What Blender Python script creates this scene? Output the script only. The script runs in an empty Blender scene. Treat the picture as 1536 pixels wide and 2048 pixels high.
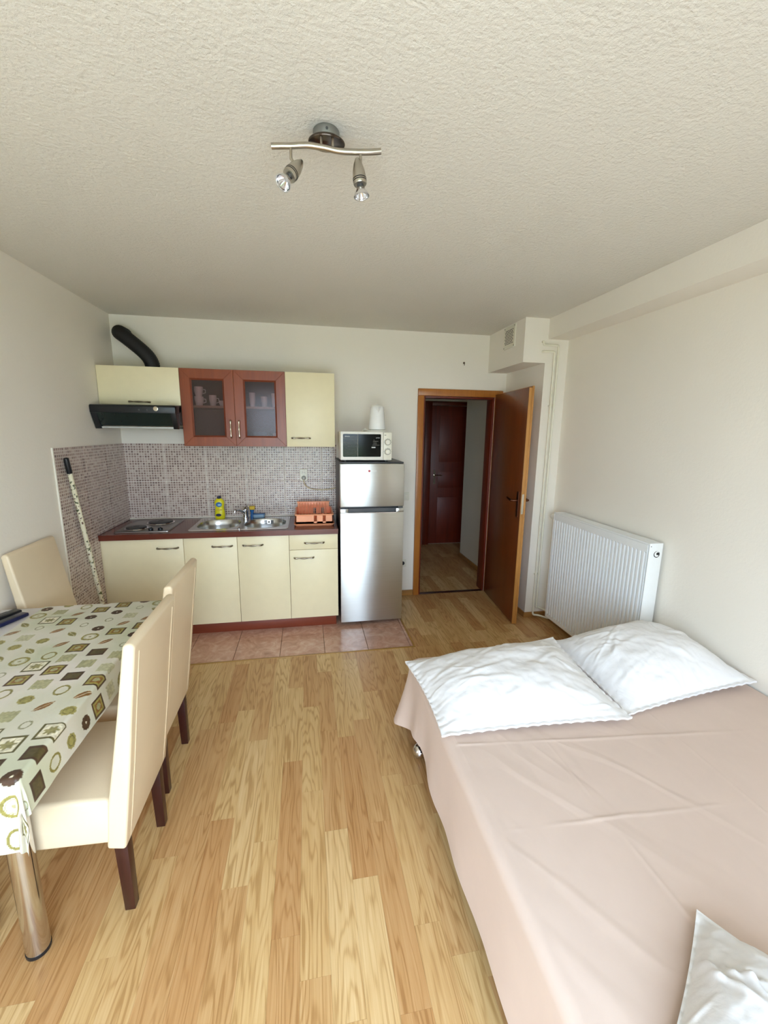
import bpy, math, random
import numpy as np
from mathutils import Vector, Matrix

SC = bpy.context.scene
COL = SC.collection
R = math.radians

# ------------------------------------------------------------------ camera, world, light, exposure
cam_d = bpy.data.cameras.new('camera'); cam = bpy.data.objects.new('camera', cam_d); COL.objects.link(cam)
YAW, PITCH, ROLL = 0.1828, -0.1914, 0.0128
def _cam_axes():
    cy, sy, cp, sp = math.cos(YAW), math.sin(YAW), math.cos(PITCH), math.sin(PITCH)
    F = Vector((sy*cp, cy*cp, sp)); Rr = Vector((cy, -sy, 0)); U = Rr.cross(F)
    c, s = math.cos(ROLL), math.sin(ROLL)
    return c*Rr + s*U, c*U - s*Rr, F
_r, _u, _f = _cam_axes()
m = Matrix((( _r.x, _u.x, -_f.x, 1.5674), (_r.y, _u.y, -_f.y, -3.9954), (_r.z, _u.z, -_f.z, 1.675), (0, 0, 0, 1)))
cam.matrix_world = m
cam_d.sensor_fit = 'VERTICAL'; cam_d.sensor_height = 36.0; cam_d.lens = 835.2/2048*36.0
cam_d.clip_start = 0.02; cam_d.clip_end = 200
SC.camera = cam

world = bpy.data.worlds.new('daylight_sky'); SC.world = world; world.use_nodes = True
wn = world.node_tree; wn.nodes.clear()
wo = wn.nodes.new('ShaderNodeOutputWorld'); wb = wn.nodes.new('ShaderNodeBackground')
wb.inputs[0].default_value = (0.66, 0.82, 1.0, 1); wb.inputs[1].default_value = 11.5
wn.links.new(wb.outputs[0], wo.inputs[0])

# sky portal in the balcony opening: guides sampling of the sky, gives no light itself
WX0, WX1, WZ1, YR = 0.50, 2.62, 2.30, -4.75
pl = bpy.data.lights.new('sky_portal', 'AREA'); pl.shape = 'RECTANGLE'; pl.size = WX1-WX0; pl.size_y = WZ1
pl.cycles.is_portal = True
po = bpy.data.objects.new('sky_portal', pl); COL.objects.link(po)
po.location = ((WX0+WX1)/2, YR-0.06, WZ1/2); po.rotation_euler = (R(90), 0, 0)
sd = bpy.data.lights.new('sun', 'SUN'); sd.energy = 9.0; sd.angle = R(0.6); sd.color = (1.0, 0.96, 0.88)
so = bpy.data.objects.new('sun', sd); COL.objects.link(so)
so.rotation_euler = Vector((0.55, -0.18, -0.80)).to_track_quat('-Z', 'Y').to_euler(); so.location = (0, -8, 6)

vs = SC.view_settings
vs.view_transform = 'Standard'; vs.look = 'None'; vs.gamma = 1.0; vs.use_curve_mapping = False
vs.exposure = 0.04
SC.cycles.use_denoising = True
SC.cycles.max_bounces = 12; SC.cycles.diffuse_bounces = 8; SC.cycles.glossy_bounces = 5
SC.cycles.transparent_max_bounces = 12
SC.cycles.sample_clamp_indirect = 8.0
SC.cycles.caustics_reflective = False; SC.cycles.caustics_refractive = False

# ------------------------------------------------------------------ helpers
def lin(c):
    o = []
    for v in c[:3]:
        v = v/255.0
        o.append(v/12.92 if v <= 0.04045 else ((v+0.055)/1.055)**2.4)
    return (o[0], o[1], o[2], 1.0)

class NT:
    """small node-tree writer"""
    def __init__(s, name):
        s.m = bpy.data.materials.new(name); s.m.use_nodes = True
        s.t = s.m.node_tree; s.t.nodes.clear()
        s.out = s.t.nodes.new('ShaderNodeOutputMaterial')
        s.b = s.t.nodes.new('ShaderNodeBsdfPrincipled'); s.t.links.new(s.b.outputs[0], s.out.inputs[0])
    def n(s, typ, **kw):
        nd = s.t.nodes.new('ShaderNode'+typ)
        for k, v in kw.items(): setattr(nd, k, v)
        return nd
    def set(s, sock, v):
        if isinstance(v, bpy.types.NodeSocket): s.t.links.new(v, sock)
        elif hasattr(sock.default_value, '__len__') and not hasattr(v, '__len__'):
            sock.default_value = [v]*len(sock.default_value)
        else: sock.default_value = v
    def math(s, op, a, b=0.0, c=0.0):
        nd = s.n('Math', operation=op)
        s.set(nd.inputs[0], a); s.set(nd.inputs[1], b)
        if len(nd.inputs) > 2: s.set(nd.inputs[2], c)
        return nd.outputs[0]
    def vm(s, op, a, b=(0, 0, 0)):
        nd = s.n('VectorMath', operation=op); s.set(nd.inputs[0], a); s.set(nd.inputs[1], b)
        return nd.outputs[0]
    def mix(s, f, a, b, blend='MIX'):
        nd = s.n('Mix', data_type='RGBA', blend_type=blend); s.set(nd.inputs[0], f); s.set(nd.inputs[6], a); s.set(nd.inputs[7], b)
        return nd.outputs[2]
    def ramp(s, f, stops):
        nd = s.n('ValToRGB'); s.set(nd.inputs[0], f); cr = nd.color_ramp
        while len(cr.elements) < len(stops): cr.elements.new(0.5)
        for e, (p, c) in zip(cr.elements, stops): e.position = p; e.color = c if len(c) == 4 else (*c, 1)
        return nd.outputs[0]
    def noise(s, vec, scale, detail=3.0, rough=0.55, dist=0.0):
        nd = s.n('TexNoise'); s.set(nd.inputs['Vector'], vec); nd.inputs['Scale'].default_value = scale
        nd.inputs['Detail'].default_value = detail; nd.inputs['Roughness'].default_value = rough; nd.inputs['Distortion'].default_value = dist
        return nd.outputs[0]
    def pos(s): return s.n('NewGeometry').outputs['Position']
    def obj(s): return s.n('TexCoord').outputs['Object']
    def bump(s, h, strength=0.2, dist=0.01):
        nd = s.n('Bump'); nd.inputs['Strength'].default_value = strength; nd.inputs['Distance'].default_value = dist
        s.set(nd.inputs['Height'], h); s.t.links.new(nd.outputs[0], s.b.inputs['Normal'])
    def p(s, color=None, rough=None, metal=None, spec=None, coat=None, sheen=None):
        b = s.b
        if color is not None: s.set(b.inputs['Base Color'], color)
        if rough is not None: s.set(b.inputs['Roughness'], rough)
        if metal is not None: s.set(b.inputs['Metallic'], metal)
        if spec is not None: s.set(b.inputs['Specular IOR Level'], spec)
        if coat is not None: b.inputs['Coat Weight'].default_value = coat; b.inputs['Coat Roughness'].default_value = 0.12
        if sheen is not None: b.inputs['Sheen Weight'].default_value = sheen
        return s.m

def plain(name, c, rough=0.5, metal=0.0, var=0.04, scale=30.0, bump=0.0, coat=None, spec=None, bdist=0.002):
    t = NT(name); P = t.obj()
    n = t.noise(P, scale)
    c = lin(c); lo = tuple(v*(1-var) for v in c[:3])+(1,); hi = tuple(min(1, v*(1+var)) for v in c[:3])+(1,)
    colr = t.ramp(n, [(0.3, lo), (0.7, hi)])
    if bump: t.bump(n, bump, bdist)
    return t.p(colr, rough, metal, spec, coat)

M = {}
# plaster
def plaster(name, c, scale, strength, dist):
    t = NT(name); P = t.pos()
    n1 = t.noise(P, scale, 4, 0.65); n2 = t.noise(P, 1.3, 2)
    cc = lin(c); col = t.ramp(n2, [(0.3, tuple(v*0.97 for v in cc[:3])+(1,)), (0.7, cc)])
    t.bump(n1, strength, dist)
    return t.p(col, 0.85, spec=0.25)
M['wall'] = plaster('wall_plaster', (238, 232, 221), 55, 0.25, 0.004)
M['ceil'] = plaster('ceiling_stucco', (224, 220, 210), 60, 0.7, 0.008)
M['hallwall'] = plaster('hall_plaster', (220, 214, 200), 55, 0.25, 0.004)

def woodgrain(name, base, dark, axis='z', rough=0.3, amt=0.5, coat=None, sc=1.0, spec=None):
    t = NT(name); P = t.obj()
    k = {'x': (1.2, 22, 22), 'y': (22, 1.2, 22), 'z': (22, 22, 1.2)}[axis]
    v = t.vm('MULTIPLY', P, tuple(q*sc for q in k))
    n = t.noise(v, 1.0, 5, 0.6, 0.6)
    v2 = t.vm('MULTIPLY', P, tuple(q*sc*7 for q in k))
    n2 = t.noise(v2, 1.0, 2)
    f = t.math('ADD', t.math('MULTIPLY', n, 0.7), t.math('MULTIPLY', n2, 0.3))
    col = t.ramp(f, [(0.35, tuple(np.array(lin(base))*(1-amt)+np.array(lin(dark))*amt)), (0.62, lin(base))])
    return t.p(col, rough, coat=coat, spec=spec)
M['cherry'] = woodgrain('cherry_veneer', (146, 70, 32), (100, 40, 18), 'z', 0.32)
M['cherryx'] = woodgrain('cherry_veneer_level', (146, 70, 32), (100, 40, 18), 'x', 0.32)
M['plinth'] = woodgrain('plinth_veneer', (128, 58, 34), (96, 40, 24), 'x', 0.4)
M['worktop'] = woodgrain('worktop_laminate', (104, 46, 32), (78, 30, 22), 'x', 0.22)
M['door'] = woodgrain('door_veneer', (116, 58, 20), (86, 38, 13), 'z', 0.30, 0.6, coat=0.3)
M['frame'] = woodgrain('door_casing_veneer', (178, 112, 46), (140, 80, 30), 'z', 0.3, 0.5)
M['edge'] = woodgrain('door_edge_veneer', (196, 140, 74), (160, 104, 50), 'z', 0.4, 0.4)
M['darkdoor'] = woodgrain('dark_door_veneer', (112, 38, 18), (74, 22, 9), 'z', 0.4, 0.6)
M['legwood'] = woodgrain('dark_leg_wood', (58, 24, 20), (36, 14, 12), 'z', 0.28, 0.5)
M['skirt'] = woodgrain('skirting_wood', (168, 122, 66), (128, 86, 42), 'x', 0.4, 0.5)
M['strip'] = woodgrain('edge_strip_wood', (168, 126, 60), (126, 88, 36), 'x', 0.4, 0.5)

M['cream'] = plain('cream_laminate', (236, 225, 188), 0.4, var=0.015, scale=14)
M['carcass'] = plain('cabinet_board', (222, 206, 160), 0.5, var=0.02)
M['carcass_in'] = plain('cabinet_inside', (104, 80, 72), 0.6, var=0.04)
M['shelf'] = plain('shelf_board', (168, 140, 116), 0.5, var=0.04)
M['black'] = plain('black_plastic', (22, 24, 28), 0.35, var=0.1)
M['duct'] = plain('black_duct', (20, 19, 22), 0.55, var=0.1)
M['darkglass'] = plain('dark_visor', (26, 38, 36), 0.18, var=0.05)
M['grey'] = plain('grey_plastic', (190, 192, 188), 0.4, var=0.03)
M['ringgrey'] = plain('warm_grey_plastic', (158, 154, 142), 0.4, var=0.03)
M['darkgrey'] = plain('dark_grey_plastic', (70, 70, 72), 0.45, var=0.05)
M['white'] = plain('white_plastic', (236, 234, 226), 0.3, var=0.02)
M['whitegloss'] = plain('white_enamel', (240, 242, 242), 0.25, var=0.01)
M['offwhite'] = plain('ivory_plastic', (226, 222, 206), 0.35, var=0.02)
M['pipe'] = plain('pipe_paint', (232, 228, 210), 0.35, var=0.02)
M['tabletop'] = plain('white_tabletop', (226, 224, 226), 0.4, var=0.02)
M['chrome'] = plain('chrome', (225, 225, 228), 0.08, 1.0, var=0.01)
M['legchrome'] = plain('satin_chrome_leg', (212, 212, 214), 0.14, 1.0, var=0.02)
M['pewter'] = plain('pewter_metal', (138, 128, 112), 0.3, 1.0, var=0.15, scale=60)
M['handlec'] = plain('bright_handle_metal', (216, 206, 188), 0.22, 1.0, var=0.05)
M['bronze'] = plain('bronze_metal', (112, 72, 56), 0.3, 1.0, var=0.08)
M['satin'] = plain('satin_nickel', (186, 180, 168), 0.28, 1.0, var=0.04)
M['dishmetal'] = plain('dark_dish_metal', (96, 86, 78), 0.16, 1.0, var=0.04)
M['lampbase'] = plain('lamp_grey_metal', (150, 152, 150), 0.4, 1.0, var=0.04)
def brushed(name, c, rough, axis):
    t = NT(name); P = t.obj()
    k = (400, 400, 4) if axis == 'z' else (4, 400, 400)
    n = t.noise(t.vm('MULTIPLY', P, k), 1.0, 2)
    c = lin(c)
    col = t.ramp(n, [(0.3, tuple(v*0.93 for v in c[:3])+(1,)), (0.7, c)])
    r = t.math('ADD', t.math('MULTIPLY', n, 0.1), rough-0.05)
    return t.p(col, r, 1.0)
M['steel'] = brushed('brushed_steel', (205, 205, 202), 0.24, 'x')
def fridge_metal():
    m_ = brushed('fridge_steel', (216, 217, 214), 0.36, 'x'); t = m_.node_tree
    b = [n for n in t.nodes if n.type == 'BSDF_PRINCIPLED'][0]; b.inputs['Anisotropic'].default_value = 0.9; b.inputs['Anisotropic Rotation'].default_value = 0.25
    tg = t.nodes.new('ShaderNodeTangent'); tg.direction_type = 'RADIAL'; tg.axis = 'Z'
    t.links.new(tg.outputs[0], b.inputs['Tangent']); return m_
M['fridge'] = fridge_metal()
M['fridge_plain'] = brushed('fridge_steel', (214, 216, 214), 0.30, 'z')
M['hobsteel'] = brushed('hob_steel', (150, 146, 142), 0.3, 'x')
M['orange'] = plain('orange_plastic', (250, 170, 126), 0.4, var=0.03)
M['yellow'] = plain('yellow_plastic', (226, 214, 30), 0.35, var=0.03)
M['sponge'] = plain('yellow_sponge', (214, 180, 66), 0.9, var=0.12, scale=120, bump=0.4)
M['blue'] = plain('blue_plastic', (36, 98, 160), 0.35, var=0.04)
M['navy'] = plain('navy_plastic', (22, 28, 66), 0.35, var=0.04)
M['paleblue'] = plain('pale_blue_plastic', (132, 158, 180), 0.3, var=0.04)
M['lightblue'] = plain('light_blue_print', (150, 200, 226), 0.4, var=0.04)
M['red'] = plain('red_badge', (186, 20, 34), 0.4, var=0.02)
M['whiteprint'] = plain('white_print', (240, 240, 240), 0.5, var=0.01)
M['greyprint_refl'] = plain('grey_print_and_reflection', (120, 118, 110), 0.5, var=0.01)
M['porcelain'] = plain('white_porcelain', (238, 238, 236), 0.15, var=0.01)
M['wallplug'] = plain('brown_wall_plug', (92, 72, 52), 0.7, var=0.1)
M['cable'] = plain('cream_cable', (206, 190, 150), 0.5, var=0.02)
M['trimwhite'] = plain('white_trim', (228, 222, 208), 0.5, var=0.02)
M['grass'] = plain('lawn_bounce_green', (92, 116, 58), 0.9, var=0.3, scale=3)
M['terrace'] = plain('terrace_bounce_concrete', (200, 198, 192), 0.9, var=0.08, scale=3)

def leather(name, c):
    t = NT(name); P = t.obj()
    v = t.n('TexVoronoi'); t.set(v.inputs['Vector'], P); v.inputs['Scale'].default_value = 420
    n = t.noise(P, 5, 3)
    c = lin(c); col = t.ramp(n, [(0.3, tuple(q*0.95 for q in c[:3])+(1,)), (0.7, c)])
    t.bump(v.outputs['Distance'], 0.12, 0.001)
    return t.p(col, 0.38, spec=0.5)
M['leather'] = leather('cream_leatherette', (228, 208, 176))

def fabric(name, c, bump=0.15, wr=0.0, wscale=6.0):
    t = NT(name); P = t.obj()
    n = t.noise(P, 900, 1); n2 = t.noise(P, 7, 4, 0.6)
    c = lin(c); col = t.ramp(n2, [(0.3, tuple(q*0.96 for q in c[:3])+(1,)), (0.7, c)])
    h = t.math('MULTIPLY', n, 0.02)
    if wr:
        w = t.noise(P, wscale, 5, 0.6, 0.8)
        h = t.math('ADD', h, t.math('MULTIPLY', w, wr))
    t.bump(h, bump, 0.02)
    return t.p(col, 0.85, spec=0.2, sheen=0.15)
M['sheet'] = fabric('beige_cotton', (214, 193, 180), 0.2, 0.12, 5.0)
M['pillow'] = fabric('white_cotton', (238, 238, 240), 0.35, 0.5, 7.0)
M['mattress'] = fabric('mattress_ticking', (200, 190, 176))

# laminate floor: colour per strip, cathedral grain along Y
def laminate():
    t = NT('oak_laminate'); P = t.pos()
    rnd = t.math('FRACT', t.math('ADD', t.n('ObjectInfo').outputs['Random'], t.n('NewGeometry').outputs['Random Per Island']))
    off = t.n('CombineXYZ'); t.set(off.inputs[0], t.math('MULTIPLY', rnd, 37.0)); t.set(off.inputs[1], t.math('MULTIPLY', rnd, 91.0))
    Q = t.vm('ADD', P, off.outputs[0])
    warp = t.noise(t.vm('MULTIPLY', Q, (8.5, 0.85, 1)), 1.0, 3, 0.45)
    wv = t.math('SINE', t.math('MULTIPLY', warp, 120.0))
    fine = t.noise(t.vm('MULTIPLY', Q, (230, 4, 1)), 1.0, 3, 0.65)
    mid = t.noise(t.vm('MULTIPLY', Q, (36, 1.6, 1)), 1.0, 4, 0.6)
    wv = t.math('POWER', t.math('ADD', t.math('MULTIPLY', wv, 0.5), 0.5), 3.0)
    patch = t.math('MULTIPLY', wv, t.math('MULTIPLY', t.noise(t.vm('MULTIPLY', Q, (5, 1.1, 1)), 1.0, 1), 0.32))
    f = t.math('SUBTRACT', t.math('ADD', t.math('MULTIPLY', fine, 0.52), t.math('MULTIPLY', mid, 0.46)), patch)
    wood = t.ramp(f, [(0.28, lin((184, 147, 98))), (0.45, lin((210, 176, 126))), (0.62, lin((221, 192, 146)))])
    rnd2 = t.math('FRACT', t.math('MULTIPLY', rnd, 7.31))
    tint = t.ramp(rnd2, [(0.0, lin((224, 200, 180))), (0.4, lin((236, 222, 208))), (0.7, lin((248, 244, 232))), (1.0, lin((255, 255, 252)))])
    col = t.mix(1.0, wood, tint, 'MULTIPLY')
    t.bump(fine, 0.08, 0.001)
    return t.p(col, t.math('ADD', 0.30, t.math('MULTIPLY', fine, 0.12)), spec=0.4)
M['laminate'] = laminate()

def stone_tile():
    t = NT('pink_stoneware'); P = t.pos()
    n = t.noise(P, 9, 6, 0.65, 1.6)
    col = t.ramp(n, [(0.3, lin((172, 128, 106))), (0.5, lin((196, 152, 130))), (0.7, lin((214, 178, 156)))])
    return t.p(col, 0.22)
M['stone'] = stone_tile()
M['grout'] = plain('floor_grout', (138, 104, 84), 0.9)
M['subfloor'] = plain('floor_slab', (150, 118, 84), 0.9)
M['wgrout'] = plain('wall_grout', (236, 228, 220), 0.9)

def mosaic(name, ax, flip):
    # printed mosaic on ceramic wall tiles: 16 x 16 small squares to a tile
    t = NT(name); P = t.pos()
    sp = t.n('SeparateXYZ'); t.set(sp.inputs[0], P)
    c = 0.3425/16; u = t.math('DIVIDE', sp.outputs[ax], c); v = t.math('DIVIDE', t.math('SUBTRACT', sp.outputs[2], 1.545), 0.335/16)
    fu = t.math('FRACT', t.math('ADD', u, 400.0)); fv = t.math('FRACT', t.math('ADD', v, 400.0))
    du = t.math('ABSOLUTE', t.math('SUBTRACT', fu, 0.5)); dv = t.math('ABSOLUTE', t.math('SUBTRACT', fv, 0.5))
    d = t.math('MAXIMUM', du, dv)
    cell = t.n('CombineXYZ'); t.set(cell.inputs[0], t.math('FLOOR', u)); t.set(cell.inputs[1], t.math('FLOOR', v))
    wn_ = t.n('TexWhiteNoise', noise_dimensions='2D'); t.set(wn_.inputs['Vector'], cell.outputs[0])
    rv = wn_.outputs['Value']
    body = t.ramp(rv, [(0.0, lin((126, 104, 100))), (0.45, lin((156, 132, 124))), (0.8, lin((178, 156, 148))), (1.0, lin((196, 180, 172)))])
    mask = t.math('GREATER_THAN', d, 0.36)
    col = t.mix(mask, body, lin((212, 200, 190)))
    h = t.math('SUBTRACT', 1.0, t.math('SMOOTH_MIN', t.math('MULTIPLY', d, 2.4), 1.0, 0.2))
    t.bump(h, 0.35, 0.0025)
    return t.p(col, 0.16)
M['mosx'] = mosaic('mosaic_print_back', 0, False)
M['mosy'] = mosaic('mosaic_print_side', 1, False)

def smoky():
    t = NT('smoked_glass')
    tr = t.n('BsdfTransparent'); tr.inputs[0].default_value = (0.80, 0.70, 0.70, 1)
    gl = t.n('BsdfGlossy'); gl.inputs[0].default_value = (0.9, 0.9, 0.9, 1); gl.inputs['Roughness'].default_value = 0.16
    df = t.n('BsdfDiffuse'); df.inputs[0].default_value = lin((120, 108, 102))
    fr = t.n('Fresnel'); fr.inputs[0].default_value = 1.5
    n = t.noise(t.obj(), 220, 2); b = t.n('Bump'); b.inputs['Strength'].default_value = 0.04; b.inputs['Distance'].default_value = 0.001
    t.set(b.inputs['Height'], n); t.t.links.new(b.outputs[0], gl.inputs['Normal'])
    m1 = t.n('MixShader'); m1.inputs[0].default_value = 0.10; t.t.links.new(tr.outputs[0], m1.inputs[1]); t.t.links.new(df.outputs[0], m1.inputs[2])
    m2 = t.n('MixShader'); t.set(m2.inputs[0], t.math('MULTIPLY', fr.outputs[0], 0.45)); t.t.links.new(m1.outputs[0], m2.inputs[1]); t.t.links.new(gl.outputs[0], m2.inputs[2])
    t.t.links.new(m2.outputs[0], t.out.inputs[0])
    return t.m
M['smoky'] = smoky()
def clearglass():
    t = NT('clear_glass')
    t.p((1, 1, 1, 1), 0.03); t.b.inputs['Transmission Weight'].default_value = 1.0
    return t.m
M['glass'] = clearglass()
def mw_window():
    t = NT('microwave_window'); t.p(lin((10, 13, 12)), 0.10, spec=0.2); return t.m
M['mwglass'] = mw_window()
def floral():
    t = NT('floral_wrap'); P = t.obj()
    n = t.noise(P, 42, 2, 0.5); n2 = t.noise(t.vm('ADD', P, (3, 1, 2)), 60, 2)
    c1 = t.ramp(n, [(0.36, lin((70, 78, 44))), (0.42, lin((226, 220, 190))), (0.62, lin((228, 222, 196))), (0.68, lin((96, 66, 44)))])
    col = t.mix(t.math('GREATER_THAN', n2, 0.68), c1, lin((150, 140, 80)))
    return t.p(col, 0.5)
M['floral'] = floral()
def vcol():
    t = NT('printed_oilcloth')
    a = t.n('Attribute'); a.attribute_name = 'print'
    n = t.noise(t.obj(), 9, 4, 0.6, 0.5)
    t.bump(n, 0.25, 0.012)
    return t.p(a.outputs['Color'], 0.42)
M['oilcloth'] = vcol()

def tag(o, label=None, cat=None, group=None, kind=None):
    if label: o['label'] = label
    if cat: o['category'] = cat
    if group: o['group'] = group
    if kind: o['kind'] = kind
    return o

def root(name, loc, label, cat, group=None):
    o = bpy.data.objects.new(name, None); COL.objects.link(o); o.location = loc
    o.empty_display_size = 0.05
    return tag(o, label, cat, group)

class MB:
    """collects geometry in world coordinates, then links it as ONE mesh object"""
    def __init__(s): s.v = []; s.f = []
    def add(s, v, f):
        k = len(s.v); s.v += [tuple(q) for q in v]; s.f += [tuple(i+k for i in q) for q in f]; return s
    def box(s, x0, x1, y0, y1, z0, z1):
        if x0 > x1: x0, x1 = x1, x0
        if y0 > y1: y0, y1 = y1, y0
        if z0 > z1: z0, z1 = z1, z0
        return s.add([(x0,y0,z0),(x1,y0,z0),(x1,y1,z0),(x0,y1,z0),(x0,y0,z1),(x1,y0,z1),(x1,y1,z1),(x0,y1,z1)],
                     [(0,3,2,1),(4,5,6,7),(0,1,5,4),(1,2,6,5),(2,3,7,6),(3,0,4,7)])
    def prism(s, poly, axis, a, b):
        """poly: 2-D outline; axis: the extrusion axis"""
        n = len(poly)
        def mk(p, t): return {'x': (t, p[0], p[1]), 'y': (p[0], t, p[1]), 'z': (p[0], p[1], t)}[axis]
        v = [mk(p, a) for p in poly]+[mk(p, b) for p in poly]
        f = [tuple(range(n)), tuple(range(2*n-1, n-1, -1))]+[(i, i+n, (i+1) % n+n, (i+1) % n) for i in range(n)]
        return s.add(v, f)
    def loft(s, rings, cap=True, closed=True):
        n = len(rings[0]); v = [p for r in rings for p in r]; f = []
        for k in range(len(rings)-1):
            for i in range(n if closed else n-1):
                j = (i+1) % n
                f.append((k*n+i, k*n+j, (k+1)*n+j, (k+1)*n+i))
        if cap: f.append(tuple(range(n-1, -1, -1))); f.append(tuple((len(rings)-1)*n+i for i in range(n)))
        return s.add(v, f)
    def tube(s, pts, r, n=12, cap=True):
        pts = [Vector(p) for p in pts]; rings = []
        d0 = (pts[1]-pts[0]).normalized(); up = Vector((0, 0, 1)) if abs(d0.z) < 0.9 else Vector((1, 0, 0))
        a = d0.cross(up).normalized()
        for i, p in enumerate(pts):
            d = (pts[min(i+1, len(pts)-1)]-pts[max(i-1, 0)]).normalized()
            a = (a-d*a.dot(d)).normalized(); b = d.cross(a)
            rr = r[i] if hasattr(r, '__len__') else r
            rings.append([p+(a*math.cos(2*math.pi*k/n)+b*math.sin(2*math.pi*k/n))*rr for k in range(n)])
        return s.loft(rings, cap)
    def lathe(s, prof, c, n=24, d=(0, 0, 1)):
        """prof: (radius, height) pairs along the direction d from the point c"""
        d = Vector(d).normalized(); up = Vector((0, 0, 1)) if abs(d.z) < 0.9 else Vector((1, 0, 0))
        a = d.cross(up).normalized(); b = d.cross(a); c = Vector(c)
        return s.loft([[c+d*h+(a*math.cos(2*math.pi*k/n)+b*math.sin(2*math.pi*k/n))*max(r, 1e-4) for k in range(n)] for r, h in prof])
    def ball(s, c, r, n=16):
        k = n//2
        return s.lathe([(r*math.sin(math.pi*i/k), -r*math.cos(math.pi*i/k)) for i in range(k+1)], c, n)
    def build(s, name, mat, parent=None, origin=(0, 0, 0), bevel=0.0, seg=2, smooth=None):
        me = bpy.data.meshes.new(name); ox, oy, oz = origin
        me.from_pydata([(x-ox, y-oy, z-oz) for x, y, z in s.v], [], s.f); me.update()
        return finish(name, me, mat, parent, origin, bevel, seg, smooth)

def finish(name, me, mat, parent=None, origin=(0, 0, 0), bevel=0.0, seg=2, smooth=None):
    import bmesh
    bm = bmesh.new(); bm.from_mesh(me); bmesh.ops.recalc_face_normals(bm, faces=bm.faces)
    if bevel:
        es = [e for e in bm.edges if len(e.link_faces) == 2 and e.calc_face_angle(0) > 0.5]
        bmesh.ops.bevel(bm, geom=es, offset=bevel, offset_type='OFFSET', segments=seg, profile=0.5, affect='EDGES', clamp_overlap=True)
    bm.to_mesh(me); bm.free()
    if smooth is None: smooth = 35
    if smooth:
        me.polygons.foreach_set('use_smooth', [True]*len(me.polygons)); me.set_sharp_from_angle(angle=R(smooth))
    me.materials.append(mat)
    o = bpy.data.objects.new(name, me); COL.objects.link(o)
    if parent is not None: o.parent = parent
    else: o.location = origin
    return o

def text(name, body, size, loc, rot, mat, parent, origin, shear=0.0):
    cu = bpy.data.curves.new(name, 'FONT'); cu.body = body; cu.size = size; cu.extrude = 0.0003; cu.shear = shear
    cu.align_x = 'CENTER'; cu.align_y = 'CENTER'; cu.materials.append(mat)
    tmp = bpy.data.objects.new('lettering', cu); COL.objects.link(tmp)
    me = bpy.data.meshes.new_from_object(tmp.evaluated_get(bpy.context.evaluated_depsgraph_get()))
    bpy.data.objects.remove(tmp); bpy.data.curves.remove(cu)
    me.name = name
    if not me.materials: me.materials.append(mat)
    o = bpy.data.objects.new(name, me); COL.objects.link(o)
    o.location = tuple(a-b for a, b in zip(loc, origin)); o.rotation_euler = rot; o.parent = parent
    return o

def copy_tree(o, parent=None):
    c = o.copy(); COL.objects.link(c)
    if parent is not None: c.parent = parent
    for ch in list(o.children): copy_tree(ch, c)
    return c

def struct(name, mb, mat, bevel=0.0, parent=None):
    o = mb.build(name, mat, parent, (0, 0, 0), bevel)
    if parent is None: o['kind'] = 'structure'
    return o

def _h(ix, iy, seed):
    n = (ix.astype(np.int64)*374761393+iy.astype(np.int64)*668265263+seed*1442695041) & 0xffffffff
    n = ((n ^ (n >> 13))*1274126177) & 0xffffffff
    return ((n ^ (n >> 16)) & 0xffff)/65535.0
def vnoise(x, y, seed=0):
    x = np.asarray(x, float); y = np.asarray(y, float)
    ix = np.floor(x); iy = np.floor(y); fx = x-ix; fy = y-iy
    fx = fx*fx*(3-2*fx); fy = fy*fy*(3-2*fy)
    a = _h(ix, iy, seed); b = _h(ix+1, iy, seed); c = _h(ix, iy+1, seed); d = _h(ix+1, iy+1, seed)
    return (a*(1-fx)+b*fx)*(1-fy)+(c*(1-fx)+d*fx)*fy
def fbm(x, y, seed=0, oct=3):
    s = 0; a = 1.0; t = 0
    for k in range(oct):
        s = s+a*vnoise(x*2**k, y*2**k, seed+k*17); t += a; a *= 0.5
    return s/t-0.5
def grid_mesh(name, P, closed_u=False):
    """P: (n, m, 3) array of points"""
    n, m_, _ = P.shape
    me = bpy.data.meshes.new(name)
    idx = np.arange(n*m_).reshape(n, m_)
    if closed_u: a = idx; b = np.roll(idx, -1, 0)
    else: a = idx[:-1]; b = idx[1:]
    q = np.stack([a[:, :-1], b[:, :-1], b[:, 1:], a[:, 1:]], -1).reshape(-1, 4)
    me.vertices.add(n*m_); me.vertices.foreach_set('co', P.reshape(-1).astype(np.float32))
    me.loops.add(q.size); me.loops.foreach_set('vertex_index', q.reshape(-1).astype(np.int32))
    me.polygons.add(len(q)); me.polygons.foreach_set('loop_start', np.arange(0, q.size, 4, dtype=np.int32))
    me.update(calc_edges=True); me.validate()
    me.polygons.foreach_set('use_smooth', [True]*len(me.polygons))
    return me

# ------------------------------------------------------------------ measured room
W, H, T = 3.712, 2.585, 0.14          # right wall, ceiling, wall thickness
PX, PY = 3.513, -0.678                # pillar face
BX, BZ = 3.526, 2.428                 # beam
SX, SZ = 3.317, 2.242                 # boxed duct
TY, TX, TZ = -1.035, 2.367, 1.545     # tiled floor limits, tile top
DX0, DX1, DZ = 2.678, 3.403, 2.012    # clear door opening
HY, HX, HYC = 1.93, 3.60, 1.24        # hall: end wall, right wall, its corner

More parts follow.
